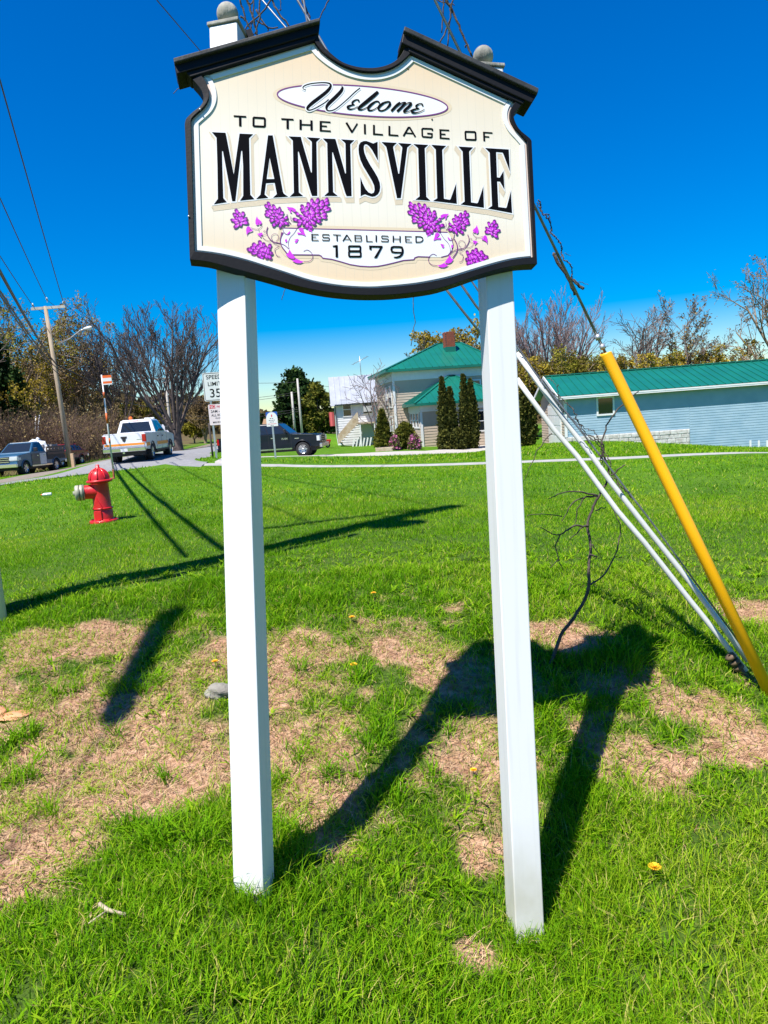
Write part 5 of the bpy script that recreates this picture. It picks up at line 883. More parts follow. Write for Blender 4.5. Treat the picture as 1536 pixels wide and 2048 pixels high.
    for k in range(3): mb = MB(); z_ = .77 + k * .11; mb.box((xf + .020, -W + .46, z_), (xf + .036, W - .46, z_ + .03)); mb.build('grille_bar', chrome, gr)
    mb = MB(); mb.box((-RO - .212, -.16, .52), (-RO - .202, .16, .66)); mb.build('licence_plate', mat('plate_white', (.7, .7, .66), rough=.4), t)
    t['_dims'] = [W, xf, rail, roof, xc, xw, xr0, xr1, RO, floor, hood]; return t
white_p = mat('truck_white', (.78, .79, .80), (.72, .73, .74), rough=.22, scale=2, coat=.6); navy_p = mat('truck_navy', (.003, .005, .012), (.004, .007, .015), rough=.3, scale=2, coat=.35, spec=.3); blue_p = mat('old_blue', (.012, .075, .15), (.03, .11, .20), rough=.35, scale=4, coat=.2); dkblue = mat('dark_blue', (.006, .012, .045), rough=.3, coat=.3); silver_p = mat('faded_white', (.58, .60, .60), (.5, .52, .52), rough=.4, scale=6)
# white utility pickup, tail towards us
L = onground(268, 922, 35); Ft = onground(307, 908, 39); hd = math.atan2(Ft[1] - L[1], Ft[0] - L[0]) - rad(0)
wt = truck('pickup_truck', 'white pickup truck with an orange stripe and roof beacon seen from behind', 'pickup truck', L, hd, white_p, WB=3.9, RO=1.25, rail=1.34, roof=2.0, hood=1.25, r=.41, floor=.70, lower=plastic)
W, xf, rail, roof, xc, xw, xr0, xr1, RO, floor, hood = wt['_dims']; org_s = mat('orange_stripe', (.80, .26, .02), rough=.4)
mb = MB(); mb.box((-RO - .034, -W + .07, floor + .09), (-RO - .0305, W - .07, floor + .19)); mb.build('stripe', org_s, wt)
for s in (-1, 1):
    for x0, x1 in ((-RO + .04, -.50), (.50, 3.4)): Y = s * (W + .001 if x1 < 0 else W - .018); mb = MB(); mb.box((x0, min(Y, Y + s * .004), floor + .02), (x1 if x1 > 0 else x1, max(Y, Y + s * .004), floor + .18)); mb.build('stripe', org_s, wt)
mb = MB(); mb.lathe([(0, 0), (.10, 0), (.10, .05), (.085, .14), (.05, .17), (0, .175)], 14, (xr0 + .55, .38, roof + .03)); mb.build('beacon', mat('beacon_orange', (.85, .16, .01), rough=.2, coat=.5), wt)
mb = MB(); mb.beam((xr0 + .8, -.25, roof + .06), (xr0 + .8, -.75, roof + .06), .12, .08); mb.build('roof_lamp', mat('plate_white', None), wt, bevel=.02)
mb = MB(); mb.box((xr0 - .02, -.14, roof - .075), (xr0 + .03, .14, roof - .02)); mb.build('third_brake_light', lens_red, wt)
mb = MB(); mb.prism([(-.10, .12), (.10, .12), (.075, -.06), (0, -.13), (-.075, -.06)], lambda a, b, d: (-RO - .0305 - d, -a, (floor + rail) / 2 + .06 + b), 0, .01); mb.build('emblem', plastic, wt)
mb = MB(); mb.box((-RO - .035, -W + .16, floor + .33), (-RO - .0305, -W + .42, floor + .36)); mb.build('badge', chrome, wt)
mb = MB(); mb.box((-RO + .03, -W + .06, rail - .005), (xc - .06, W - .06, rail + .035)); mb.build('bed_cover', white_p, wt, bevel=.015)
mb = MB(); mb.box((-RO - .30, -.05, .42), (-RO - .15, .05, .50)); mb.build('tow_hitch', chrome, wt)
# dark pickup side on
a = onground(612, 915, 40.2); b = onground(500, 923, 40.6); hd = math.atan2(a[1] - b[1], a[0] - b[0]); L2 = np.array([a[0] - 3.65 * math.cos(hd), a[1] - 3.65 * math.sin(hd) + .8, 0]); L2[2] = gz(L2[0], L2[1])
bt = truck('pickup_truck', 'dark navy crew cab pickup truck parked side on behind the left post', 'pickup truck', L2, hd, navy_p, WB=3.65, RO=1.25, rail=1.30, roof=1.90, hood=1.20, r=.405, floor=.68, xc=.55, xw=3.0, trim=chrome)
bt.rotation_euler = (0, -math.atan2(a[2] - b[2], 3.3) * .6, hd)
W, xf = bt['_dims'][0], bt['_dims'][1]
t_ = text('RAM', .17, 0, 0, 0, chrome, bt, name='badge'); t_.location = (xf - 1.45 - .55, -W - .001 + .012, .98)
mb = MB(); mb.box((xf - 1.42, -W + .0165, 1.0), (xf - 1.18, -W + .012, 1.05)); mb.build('badge_bar', chrome, bt)
# old blue stake bed pickup facing us
a = onground(50, 949, 40.2); hd = rad(-90 - 3); bl = truck('pickup_truck', 'old two tone blue pickup truck with wooden stake sides and junk in its bed', 'pickup truck', (0, 0, 0), hd, blue_p, WB=3.4, RO=1.15, FO=.85, Wd=1.95, rail=1.22, roof=1.82, hood=1.16, r=.38, floor=.75, xc=1.05, xw=2.75, trim=chrome, paint2=silver_p)
W, xf, rail, roof, xc, xw, xr0, xr1, RO, floor, hood = bl['_dims']
fw = np.array([math.cos(hd), math.sin(hd)]); lf_ = np.array([-fw[1], fw[0]]); o = np.array([a[0], a[1]]) - fw * 3.4 - lf_ * (W - .16); zf = gz(*(o + fw * 3.4)); zr = gz(*o); bl.location = (o[0], o[1], zr); bl.rotation_euler = (0, math.atan2(zr - zf, 3.4), hd)
Y = W - .014
mb = MB(); mb.box((1.85, Y, .52), (2.72, Y + .006, 1.16)); tag(mb.build('door', dkblue, bl, bevel=.01), 'dark blue driver door'); mb = MB(); mb.box((1.12, Y, .52), (1.83, Y + .005, 1.16)); tag(mb.build('door', silver_p, bl), 'faded white rear door panel')
mb = MB(); mb.box((2.9, -W + .1, hood + .03), (xf - .4, -.05, hood + .045)); 
mb = MB(); mb.prism([(xf - .40, .86), (xf + .025, .86), (xf + .02, .98), (xf - .40, 1.0)], lambda p, q, d: (p, d, q), W - .46, W - .012); mb.build('lower_fender', silver_p, bl)
for c_ in bl.children:
    if c_.name.startswith('bed_side') or c_.name.startswith('tailgate'): c_.data.materials[0] = plastic
stake_w = mat('stake_wood', (.09, .065, .045), (.16, .12, .09), rough=.9, scale=10)
for s in (-1, 1):
    for xx in (-1.05, -.55, -.05, .45, .92): mb = MB(); mb.box((xx - .03, s * (W - .05) - .03, .9), (xx + .03, s * (W - .05) + .03, 1.52)); mb.build('stake', stake_w, bl)
    for z_ in (1.04, 1.22, 1.40): mb = MB(); mb.box((-1.12, s * (W + .0) - .02 if s > 0 else -W - .02, z_), (.98, s * W + .02 if s > 0 else -W + .02, z_ + .12)); mb.build('side_board', stake_w, bl)
ct = mat('crate_grey', (.35, .33, .31), (.22, .20, .19), rough=.9, scale=10)
for k, xx in enumerate((-.55, .42)):
    e = thing('crate', ['rearmost', 'foremost'][k] + ' of the two slatted crates in the bed of the blue truck', 'crate', bl.matrix_world @ Vector((0, 0, 0)), 0, 'crates in the blue truck'); bpy.context.view_layer.update(); e.location = bl.matrix_world @ Vector((xx, .35, floor + .13)); e.rotation_euler = bl.rotation_euler
    for z_ in (.05, .25, .45, .62):
        for s in (-1, 1): mb = MB(); mb.box((-.36, s * .33 - .012, z_), (.36, s * .33 + .012, z_ + .13)); mb.build('slat', ct, e); mb = MB(); mb.box((s * .36 - .012, -.33, z_), (s * .36 + .012, .33, z_ + .13)); mb.build('slat', ct, e)
    for sx in (-1, 1):
        for sy in (-1, 1): mb = MB(); mb.box((sx * .34 - .02, sy * .31 - .02, 0), (sx * .34 + .02, sy * .31 + .02, .78)); mb.build('corner_post', ct, e)
bpy.context.view_layer.update()
e = thing('tarpaulin', 'bundled white tarpaulin heaped behind the cab of the blue truck', 'tarpaulin', bl.matrix_world @ Vector((.62, .1, floor + .13))); e.rotation_euler = bl.rotation_euler
mb = MB(); bm = bmesh.new(); bmesh.ops.create_icosphere(bm, subdivisions=3, radius=1)
for v in bm.verts: q = v.co; k = 1 + .16 * math.sin(5 * q.x + 3 * q.z) + .1 * math.sin(7 * q.y - 4 * q.z); v.co = Vector((q.x * .28 * k, q.y * .75 * k, .42 + q.z * .60 * k))
me = bpy.data.meshes.new('tarp'); bm.to_mesh(me); bm.free(); me.materials.append(mat('tarp_white', (.66, .68, .70), (.5, .53, .56), rough=.7, scale=4)); oo = bpy.data.objects.new('tarp_fold', me); COL.objects.link(oo); oo.parent = e
mb = MB(); mb.tube([(.05, .1, .8), (-.3, .05, 1.12), (-.75, 0, .9)], [.09, .11, .1], 9); mb.build('rolled_end', MATS['tarp_white'], e)
# red car beyond the truck
a = onground(142, 925, 49); rc = truck('parked_car', 'red car parked nose on behind the blue stake truck', 'car', a, rad(-96), mat('car_red', (.22, .008, .012), rough=.3, coat=.5), WB=2.5, RO=.8, FO=.8, Wd=1.7, r=.31, rail=.95, roof=1.42, hood=.92, xc=-.5, xw=1.9, bed=False)
fp = thing('fence_post', 'short pale wooden post beside the red car', 'post', onground(146, 923, 44)); mb = MB(); mb.box((-.09, -.09, -.3), (.09, .09, .85)); mb.build('post_timber', mat('pale_timber', (.50, .34, .19), (.6, .43, .27), rough=.9), fp, bevel=.01)
for o_ in list(bpy.data.objects):
    if '_dims' in o_: del o_['_dims']
# ---------------------------------------------------------------- buildings
def zrel(px, py, Y, b): return pt(px, py, Y)[2] - b[2]
tan_s = mat('tan_siding', (.50, .40, .305), (.45, .36, .275), rough=.6, scale=2); white_s = mat('white_siding', (.72, .73, .74), (.62, .63, .64), rough=.6, scale=2); blue_s = mat('blue_siding', (.31, .44, .53), (.24, .375, .47), rough=.65, scale=1.5, detail=6); trim_w = mat('white_trim', (.76, .76, .75), (.70, .70, .69), rough=.5, scale=3)
green_r = mat('green_metal_roof', (.006, .15, .10), (.005, .12, .085), rough=.35, scale=.8, spec=.6); white_r = mat('white_metal_roof', (.36, .38, .42), (.28, .30, .34), rough=.5, scale=1.6, detail=7)
def siding(par, name, p0, p1, z0, z1, mt, course=.18, proud=.022):
    p0 = Vector((p0[0], p0[1], 0)); p1 = Vector((p1[0], p1[1], 0)); d = (p1 - p0).normalized(); o = Vector((d.y, -d.x, 0)); mb = MB(); n = max(1, int(round((z1 - z0) / course))); c = (z1 - z0) / n
    for i in range(n):
        a, b = z0 + i * c, z0 + (i + 1) * c; k = Vector((0, 0, 1))
        mb.add([p0 + o * proud + k * a, p1 + o * proud + k * a, p1 + o * .002 + k * b, p0 + o * .002 + k * b, p0 + o * .001 + k * a, p1 + o * .001 + k * a], [(0, 1, 2, 3), (4, 5, 1, 0), (0, 3, 4), (1, 5, 2)])
    e = mb.build(name, mt, par, recalc=False); e['kind'] = 'stuff'; return e
def wallbox(par, name, x0, y0, x1, y1, z0, z1, mt): mb = MB(); mb.box((x0, y0, z0), (x1, y1, z1)); return mb.build(name, mt, par)
def window(par, p0, p1, s, z, w_, h, mt=trim_w, sash=True, open_=False):
    p0 = Vector((p0[0], p0[1], 0)); p1 = Vector((p1[0], p1[1], 0)); d = (p1 - p0).normalized(); o = Vector((d.y, -d.x, 0)); k = Vector((0, 0, 1)); P = lambda a, b, q: p0 + d * (s + a) + k * (z + b) + o * q
    mb = MB(); t = .09
    for a0, a1, b0, b1 in ((-w_ / 2 - t, w_ / 2 + t, h / 2, h / 2 + t), (-w_ / 2 - t, w_ / 2 + t, -h / 2 - t, -h / 2), (-w_ / 2 - t, -w_ / 2, -h / 2, h / 2), (w_ / 2, w_ / 2 + t, -h / 2, h / 2)):
        vs = [P(a, b, q) for q in (.0, .06) for a, b in ((a0, b0), (a1, b0), (a1, b1), (a0, b1))]; mb.add(vs, [(3, 2, 1, 0), (4, 5, 6, 7), (0, 1, 5, 4), (1, 2, 6, 5), (2, 3, 7, 6), (3, 0, 4, 7)])
    f = mb.build('window', mt, par)
    mb = MB(); mb.add([P(-w_ / 2, -h / 2, .026), P(w_ / 2, -h / 2, .026), P(w_ / 2, h / 2, .026), P(-w_ / 2, h / 2, .026)], [(0, 1, 2, 3)]); mb.build('pane', glass(), f, recalc=False)
    if sash: mb = MB(); vs = [P(a, b, q) for q in (.027, .05) for a, b in ((-w_ / 2, -.03), (w_ / 2, -.03), (w_ / 2, .03), (-w_ / 2, .03))]; mb.add(vs, [(3, 2, 1, 0), (4, 5, 6, 7), (0, 1, 5, 4), (1, 2, 6, 5), (2, 3, 7, 6), (3, 0, 4, 7)]); mb.build('sash_bar', mt, f)
    return f
def hip_roof(par, x0, y0, x1, y1, ze, zr, ra, rb, mt, spacing=.45, thick=.16, rx=None):
    """ra, rb: ridge end points (x, y)"""
    e = [Vector((x0, y0, ze)), Vector((x1, y0, ze)), Vector((x1, y1, ze)), Vector((x0, y1, ze))]; A = Vector((ra[0], ra[1], zr)); B = Vector((rb[0], rb[1], zr)); mb = MB(); dn = Vector((0, 0, -thick))
    mb.add(e + [A, B] + [q + dn for q in e], [(0, 1, 5, 4), (1, 2, 5), (2, 3, 4, 5), (3, 0, 4), (0, 6, 7, 1), (1, 7, 8, 2), (2, 8, 9, 3), (3, 9, 6, 0), (6, 9, 8, 7)]); r = mb.build('roof', mt, par)
    def seams(p, q, Pt, Qt):
        Lx = (q - p).length; u = (q - p) / Lx; n = int(Lx / spacing); nm = (q - p).cross(Pt - p).normalized(); ra_ = (Pt - p).dot(u); rb_ = (Qt - p).dot(u); v = (Pt - p) - u * ra_
        for i in range(1, n):
            s = i * Lx / n; t = min(1, s / ra_ if ra_ > 1e-3 else 1, (Lx - s) / (Lx - rb_) if Lx - rb_ > 1e-3 else 1)
            if t < .06: continue
            mb = MB(); mb.beam(p + u * s + nm * .022, p + u * s + v * t + nm * .022, .035, .05, nm); mb.build('seam', mt, r)
    seams(e[0], e[1], A, B); seams(e[3], e[0], A, A) if (A - e[0]).length > .5 else None; seams(e[1], e[2], B, B) if (B - e[1]).length > .5 else None
    for p, q in ((e[0], A), (e[1], B), (e[3], A), (e[2], B), (A, B)):
        if (q - p).length > .05: mb = MB(); mb.beam(p + Vector((0, 0, .03)), q + Vector((0, 0, .03)), .16, .05); mb.build('ridge_cap', mt, r)
    return r
HBs = onground(845, 893, 45); TH = rad(9)
hs_ = thing('house', 'tan clapboard house with green metal hip roofs and brick chimney', 'house', HBs, TH)
bpy.context.view_layer.update(); HI = hs_.matrix_world.inverted()
def hl(px, py, Y): return HI @ Vector(pt(px, py, Y))
ew = zrel(822, 808, 44.8, HBs); em = zrel(792, 739, 48.4, HBs); zrm = zrel(900, 685, 52.5, HBs); zrw = zrel(912, 748, 47.5, HBs)
wx1, wd, mx0, mx1, my0, my1 = 5.3, 3.7, -.95, 6.3, 3.72, 11.0
wallbox(hs_, 'wall_core', .05, .05, wx1, wd, -1, ew - .1, tan_s); wallbox(hs_, 'wall_core', mx0 + .05, my0 + .05, mx1, my1, -1, em - .1, tan_s)
siding(hs_, 'siding', (.05, .05), (wx1, .05), -.3, ew - .55, tan_s); siding(hs_, 'siding', (.05, wd), (.05, .05), -.3, ew - .55, tan_s); siding(hs_, 'siding', (mx0 + .05, my0 + .05), (mx1, my0 + .05), -.3, em - .75, tan_s); siding(hs_, 'siding', (mx0 + .05, my1), (mx0 + .05, my0 + .05), -.3, em - .75, tan_s)
for nm_, x0, y0, x1, y1, z0, z1 in (('frieze', .02, .0, wx1, .05, ew - .54, ew - .16), ('frieze', .0, .02, .05, wd, ew - .54, ew - .16), ('frieze', mx0 + .02, my0, mx1, my0 + .05, em - .74, em - .16), ('frieze', mx0, my0 + .02, mx0 + .05, my1, em - .74, em - .16), ('corner_board', -.0, -.0, .12, .13, -.3, ew - .55), ('corner_board', mx0 - .0, my0 - .0, mx0 + .13, my0 + .12, -.3, em - .75)): wallbox(hs_, nm_, x0 - .015, y0 - .015, x1, y1, z0, z1, trim_w)
wl = (.05, wd), (.05, .05)
for s in (.8, 1.75, 2.7): window(hs_, *wl, s, ew - 1.05, .62, .85)
window(hs_, (.05, .05), (wx1, .05), 3.9, 1.35, .7, 1.2)
for s in (my1 - my0 - 1.3, my1 - my0 - 3.0): window(hs_, (mx0 + .05, my1), (mx0 + .05, my0 + .05), s, em - 1.75, .85, 1.35)
window(hs_, (mx0 + .05, my1), (mx0 + .05, my0 + .05), my1 - my0 - 1.6, 1.3, .85, 1.35)
window(hs_, (mx0 + .05, my0 + .05), (mx1, my0 + .05), 5.6, em - 1.75, .85, 1.35)
wc = hl(912, 748, 47.3); mc = hl(878, 685, 52.5); mc2 = hl(922, 685, 52.8)
hip_roof(hs_, -.42, -.42, wx1 + .42, wd - .02, ew, zrw, (wc.x, wd - .06), (wc.x + .35, wd - .06), green_r)
hip_roof(hs_, mx0 - .5, my0 - .46, mx1 + .5, my1 + .5, em, zrm, (mc.x, (my0 + my1) / 2), (max(mc2.x, mc.x + 1.5), (my0 + my1) / 2), green_r)
brick = mat('chimney_brick', (.30, .075, .035), (.20, .05, .028), rough=.9, scale=9); cx, cy = hl(906, 680, 50.5).x, (my0 + my1) / 2 - 1.3; zc0 = zrm - .75; zc1 = zrel(906, 662, 51, HBs)
ch = wallbox(hs_, 'chimney', cx - .32, cy - .32, cx + .32, cy + .32, zc0 - .6, zc1 - .01, mat('mortar', (.30, .25, .21), rough=.95))
zz = zc0 + .35; r_ = 0
while zz < zc1 - .05:
    for face in range(4):
        for i in range(3):
            off = -.22 + .22 * i + (.05 if r_ % 2 else -.05); a = (off - .1, off + .1); mb = MB(); q = .34
            if face == 0: mb.box((cx + a[0], cy - q, zz), (cx + a[1], cy - .30, zz + .062))
            elif face == 1: mb.box((cx + a[0], cy + .30, zz), (cx + a[1], cy + q, zz + .062))
            elif face == 2: mb.box((cx - q, cy + a[0], zz), (cx - .30, cy + a[1], zz + .062))
            else: mb.box((cx + .30, cy + a[0], zz), (cx + q, cy + a[1], zz + .062))
            mb.build('brick', brick, ch)
    zz += .075; r_ += 1
wallbox(hs_, 'chimney_flashing', cx - .37, cy - .37, cx + .37, cy + .37, zc0 - .7, zc0 + .34, green_r)
# steps and ledge at the porch, planter
wallbox(hs_, 'porch_step', -1.6, 1.2, -.05, 2.6, -.6, .32, conc); wallbox(hs_, 'foundation', -.02, -.02, wx1, wd, -1, -.29, conc)
# barn
BB = onground(1131, 884, 37); bn = thing('barn', 'long low blue sided barn with green metal roof and whitewashed stone footing', 'barn', BB, rad(-3)); bpy.context.view_layer.update(); BI = bn.matrix_world.inverted()
eb = zrel(1128, 792, 36.6, BB); LB_, DB = 17.0, 7.0; zrb = zrel(1100, 752.5, 40.4, BB); ft = zrel(1376, 857.5, 36.7, BB)
wallbox(bn, 'wall_core', .05, .05, LB_, DB, -3, eb - .08, blue_s)
siding(bn, 'siding', (.05, .05), (6.35, .05), ft, eb - .2, blue_s, .13, .013); siding(bn, 'siding', (6.37, .05), (LB_, .05), -1.9, eb - .2, blue_s, .13, .013); siding(bn, 'siding', (.05, DB), (.05, .05), -.4, eb - .1, tan_s, .15)
mb = MB(); mb.add([(.04, 0, eb - .1), (.04, DB, eb - .1), (.04, DB / 2, zrb - .1), (.2, 0, eb - .1), (.2, DB, eb - .1), (.2, DB / 2, zrb - .1)], [(0, 1, 2), (3, 5, 4), (0, 2, 5, 3), (1, 4, 5, 2)]); mb.build('gable', tan_s, bn)
for z_ in np.arange(.1, zrb - eb - .1, .15): pass
wallbox(bn, 'corner_board', 0, 0, .13, .14, ft, eb - .2, trim_w); wallbox(bn, 'fascia', -.30, -.33, LB_, -.29, eb - .17, eb - .02, trim_w)
sl = Vector((0, DB / 2 + .34, zrb - eb)); nmr = Vector((0, -(zrb - eb), DB / 2 + .34)).normalized()
mb = MB(); E0 = Vector((-.35, -.34, eb)); mb.add([E0, E0 + Vector((LB_ + .6, 0, 0)), E0 + sl + Vector((LB_ + .6, 0, 0)), E0 + sl, (-.35, DB + .34, eb), (LB_ + .25, DB + .34, eb)] + [], [(0, 1, 2, 3), (3, 2, 5, 4)])
mb.add([q - Vector((0, 0, .1)) for q in (E0, E0 + Vector((LB_ + .6, 0, 0)), E0 + sl + Vector((LB_ + .6, 0, 0)), E0 + sl, Vector((-.35, DB + .34, eb)), Vector((LB_ + .25, DB + .34, eb)))], [(3, 2, 1, 0), (4, 5, 2, 3)]); rf = mb.build('roof', green_r, bn, recalc=False)
for i in range(1, 42): x = -.35 + (LB_ + .6) * i / 42; mb = MB(); mb.beam(Vector((x, -.34, eb)) + nmr * .02, Vector((x, -.34, eb)) + sl + nmr * .02, .035, .04, nmr); mb.build('seam', green_r, rf)
mb = MB(); mb.beam((-.36, DB / 2, zrb + .03), (LB_ + .25, DB / 2, zrb + .03), .3, .06); mb.build('ridge_cap', green_r, rf)
for y0, y1, za, zb in ((-.34, DB / 2, eb, zrb), (DB + .34, DB / 2, eb, zrb)): mb = MB(); mb.beam((-.37, y0, za - .06), (-.37, y1, zb - .06), .04, .16, (0, 0, 1)); mb.build('rake_board', trim_w, bn)
wx_ = (BI @ Vector(pt(1209, 812, 36.9))); window(bn, (.05, .05), (LB_, .05), wx_.x, wx_.z, .74, .80, trim_w, False)
mb = MB(); mb.box((-.005, 1.0, -.3), (.04, 4.6, 1.95)); dr_ = mb.build('door', trim_w, bn)
for k in range(4): mb = MB(); mb.box((-.018, 1.1, -.2 + k * .53), (-.006, 4.5, .25 + k * .53)); mb.build('door_panel', trim_w, dr_)
ws = mat('whitewashed_stone', (.66, .65, .62), (.40, .37, .33), rough=.9, scale=5, detail=7, bump=.4, bscale=25); fd_ = wallbox(bn, 'foundation', .02, .03, 6.36, .3, -2.5, ft - .004, mat('lime_mortar', (.56, .55, .52), rough=.95)); rs = random.Random(4); z_ = ft - .02
for row in range(6):
    hgt = rs.uniform(.2, .28); x = .03
    while x < 6.3:
        l = min(rs.uniform(.3, .62), 6.35 - x); mb = MB(); d_ = rs.uniform(.03, .06); mb.box((x + .012, .03 - d_, z_ - hgt + .012), (x + l - .012, .05, z_ - .012)); mb.build('stone', ws, fd_, bevel=.015); x += l
    z_ -= hgt
for k in range(8): x = 9.2 + k * .42; mb = MB(); zg = gz(*(bn.matrix_world @ Vector((x, -.5, 0))).xy) - BB[2]; mb.box((x, -.35, zg - .1), (x + .09, -.32, zg + .34)); mb.build('loose_board', trim_w, bn)
# white house with the outside stair
WB_ = onground(676, 889, 60); wh = thing('house', 'white house with pale metal roof and a wooden outside stair', 'house', WB_, rad(4)); bpy.context.view_layer.update(); WI = wh.matrix_world.inverted()
ez = zrel(662, 809, 60, WB_); rz_ = zrel(656, 755, 62.5, WB_); Lw = 8.2
wallbox(wh, 'wall_core', 0, .05, Lw, 7, -1, ez, white_s); siding(wh, 'siding', (0, .05), (Lw, .05), -.4, ez - .05, white_s, .2)
mb = MB(); mb.add([(-.35, -.35, ez - .05), (Lw + .3, -.35, ez - .05), (Lw + .3, 2.4, rz_), (-.35, 2.4, rz_), (Lw + .3, 7.3, ez + .3), (-.35, 7.3, ez + .3)], [(0, 1, 2, 3), (3, 2, 4, 5)]); mb.add([(-.35, -.35, ez - .17), (Lw + .3, -.35, ez - .17), (Lw + .3, 7.3, ez + .18), (-.35, 7.3, ez + .18)], [(3, 2, 1, 0)]); wr = mb.build('roof', white_r, wh, recalc=False); mb = MB(); mb.add([(-.0, .05, ez - .1), (0, 7, ez + .2), (0, 2.4, rz_ - .1)], [(0, 1, 2)]); mb.build('gable', white_s, wh)
for i in range(1, 20): x = -.35 + (Lw + .65) * i / 20; mb = MB(); mb.beam((x, -.35, ez - .03), (x, 2.4, rz_ + .02), .04, .04); mb.build('seam', white_r, wr)
for px, py, w_, h in ((694, 819, .62, 1.05), (734, 812, .7, 1.2)): q = WI @ Vector(pt(px, py, 60.2)); window(wh, (0, .05), (Lw, .05), q.x, q.z, w_, h)
q = WI @ Vector(pt(735, 817, 60)); wallbox(wh, 'air_conditioner', q.x - .35, -.35, q.x + .35, .04, q.z - .25, q.z + .2, mat('ac_grey', (.45, .45, .43), rough=.6))
timber = mat('stair_timber', (.42, .30, .19), (.55, .45, .34), rough=.9, scale=4); s0 = WI @ Vector(pt(679, 889, 58.8)); s1 = WI @ Vector(pt(717, 846, 59)); 
for k in range(9): f = k / 9; x = s0.x + (s1.x - s0.x) * f; z = s0.z + (s1.z - s0.z) * (f + .1); wallbox(wh, 'stair_tread', x, -1.35, x + .30, -.35, z - .03, z + .02, timber)
mb = MB(); mb.prism([(s0.x - .1, s0.z + .05), (s1.x, s1.z + .0), (s1.x, s1.z + .95), (s0.x - .1, s0.z + .75)], lambda a, b, d: (a, d, b), -1.40, -1.36); mb.build('stair_rail_panel', timber, wh)
wallbox(wh, 'landing', s1.x, -1.4, s1.x + 1.4, .0, s1.z - .1, s1.z + .02, timber)
for x in (s1.x + .1, s1.x + 1.3): wallbox(wh, 'landing_post', x - .05, -1.38, x + .05, -1.28, -.8, s1.z - .1, trim_w)
for k in range(6): x = s0.x + 1.0 + k * .28; mb = MB(); mb.beam((x, -1.3, -.5), (x + .25, -1.3, .5), .12, .03, (0, 1, 0)); mb.build('skirt_slat', trim_w, wh)
wallbox(wh, 'under_stair_door', s1.x + .2, .0, s1.x + 1.3, .045, -.5, s1.z - .2, mat('door_pale', (.5, .55, .56), rough=.6))
mb = MB(); mb.tube([(.0, -.06, ez - .2), (.03, -.06, .6), (.5, -.06, -.1)], .035, 6); mb.build('drain_pipe', plastic, wh)
an = thing('roof_antenna', 'thin television antenna on the white house roof', 'antenna', Vector(pt(722, 748, 62))); T0 = Vector(pt(719, 712, 62)) - an.location
mb = MB(); mb.tube([(0, 0, -.3), T0], .03, 6); mb.build('mast', galv, an); a0 = Vector(pt(705, 729, 62)) - an.location; a1 = Vector(pt(735, 713, 62)) - an.location; mb = MB(); mb.tube([a0, a1], .025, 6); bo = mb.build('boom', galv, an)
for f in np.linspace(0, 1, 6): p = a0.lerp(a1, f); mb = MB(); mb.tube([p + Vector((-.1, -.5, -.02)), p + Vector((.1, .5, .02))], .012, 4); mb.build('element', galv, bo)
bn2 = thing('banner', 'red cloth banner hung at the left corner of the white house', 'banner', WB_ + np.array([-.35, .1, 0])); za, zb = zrel(665, 824, 60, WB_), zrel(667, 852, 60, WB_); mb = MB(); P = [(-.22 + .44 * i / 6, .04 * math.sin(i * 1.4)) for i in range(7)]; mb.add([(x, y, za) for x, y in P] + [(x * .9, y * 1.5, zb) for x, y in P], [(i, i + 1, 8 + i, 7 + i) for i in range(6)], smooth=True); mb.build('cloth', mat('banner_red', (.55, .10, .10), rough=.8), bn2)
sb = onground(330, 893, 66); sh = thing('shed', 'small white shed behind the white pickup truck', 'shed', sb, rad(8)); h_ = zrel(330, 848, 66, sb); wallbox(sh, 'wall', -.9, 0, 1.0, 3, -1, h_ * .72, white_s); mb = MB(); mb.add([(-1.1, -.2, h_ * .70), (1.2, -.2, h_ * .70), (1.2, 1.5, h_), (-1.1, 1.5, h_), (1.2, 3.2, h_ * .7), (-1.1, 3.2, h_ * .7)], [(0, 1, 2, 3), (3, 2, 4, 5)]); mb.build('roof', white_r, sh)
fh = onground(575, 862, 95); fh_ = thing('house', 'far low house with a brown roof behind the dark pickup', 'house', fh, 0); hz = zrel(575, 834, 95, fh); wallbox(fh_, 'wall', -3, 0, 3, 5, -1, hz * .5, tan_s); mb = MB(); mb.add([(-3.4, -.4, hz * .45), (3.4, -.4, hz * .45), (3.4, 2.5, hz), (-3.4, 2.5, hz), (3.4, 5.4, hz * .45), (-3.4, 5.4, hz * .45)], [(0, 1, 2, 3), (3, 2, 4, 5)]); mb.build('roof', mat('brown_roof', (.26, .15, .08), rough=.9), fh_)
# red garden cart by the white house
cb = onground(648, 889, 56); gc = thing('garden_cart', 'red garden cart tipped beside the white house', 'garden cart', cb, rad(20)); mb = MB(); mb.prism([(-.5, .25), (.35, .2), (.55, .62), (-.7, .7)], lambda a, b, d: (a, d, b), -.3, .3); mb.build('tub', mat('cart_red', (.5, .03, .03), rough=.4), gc, bevel=.03); wheel(gc, .3, 0, .2, .1, -1); mb = MB(); mb.tube([(-.5, -.2, .3), (-1.1, -.2, .75)], .03, 6); mb.tube([(-.5, .2, .3), (-1.1, .2, .75)], .03, 6); mb.build('handle', timber, gc)
wbk = thing('bucket', 'white plastic bucket beside the red garden cart', 'bucket', onground(640, 887, 56)); mb = MB(); mb.lathe([(0, 0), (.22, 0), (.27, .7), (.29, .72), (.27, .74), (.25, .7)], 16); mb.build('pail', trim_w, wbk)

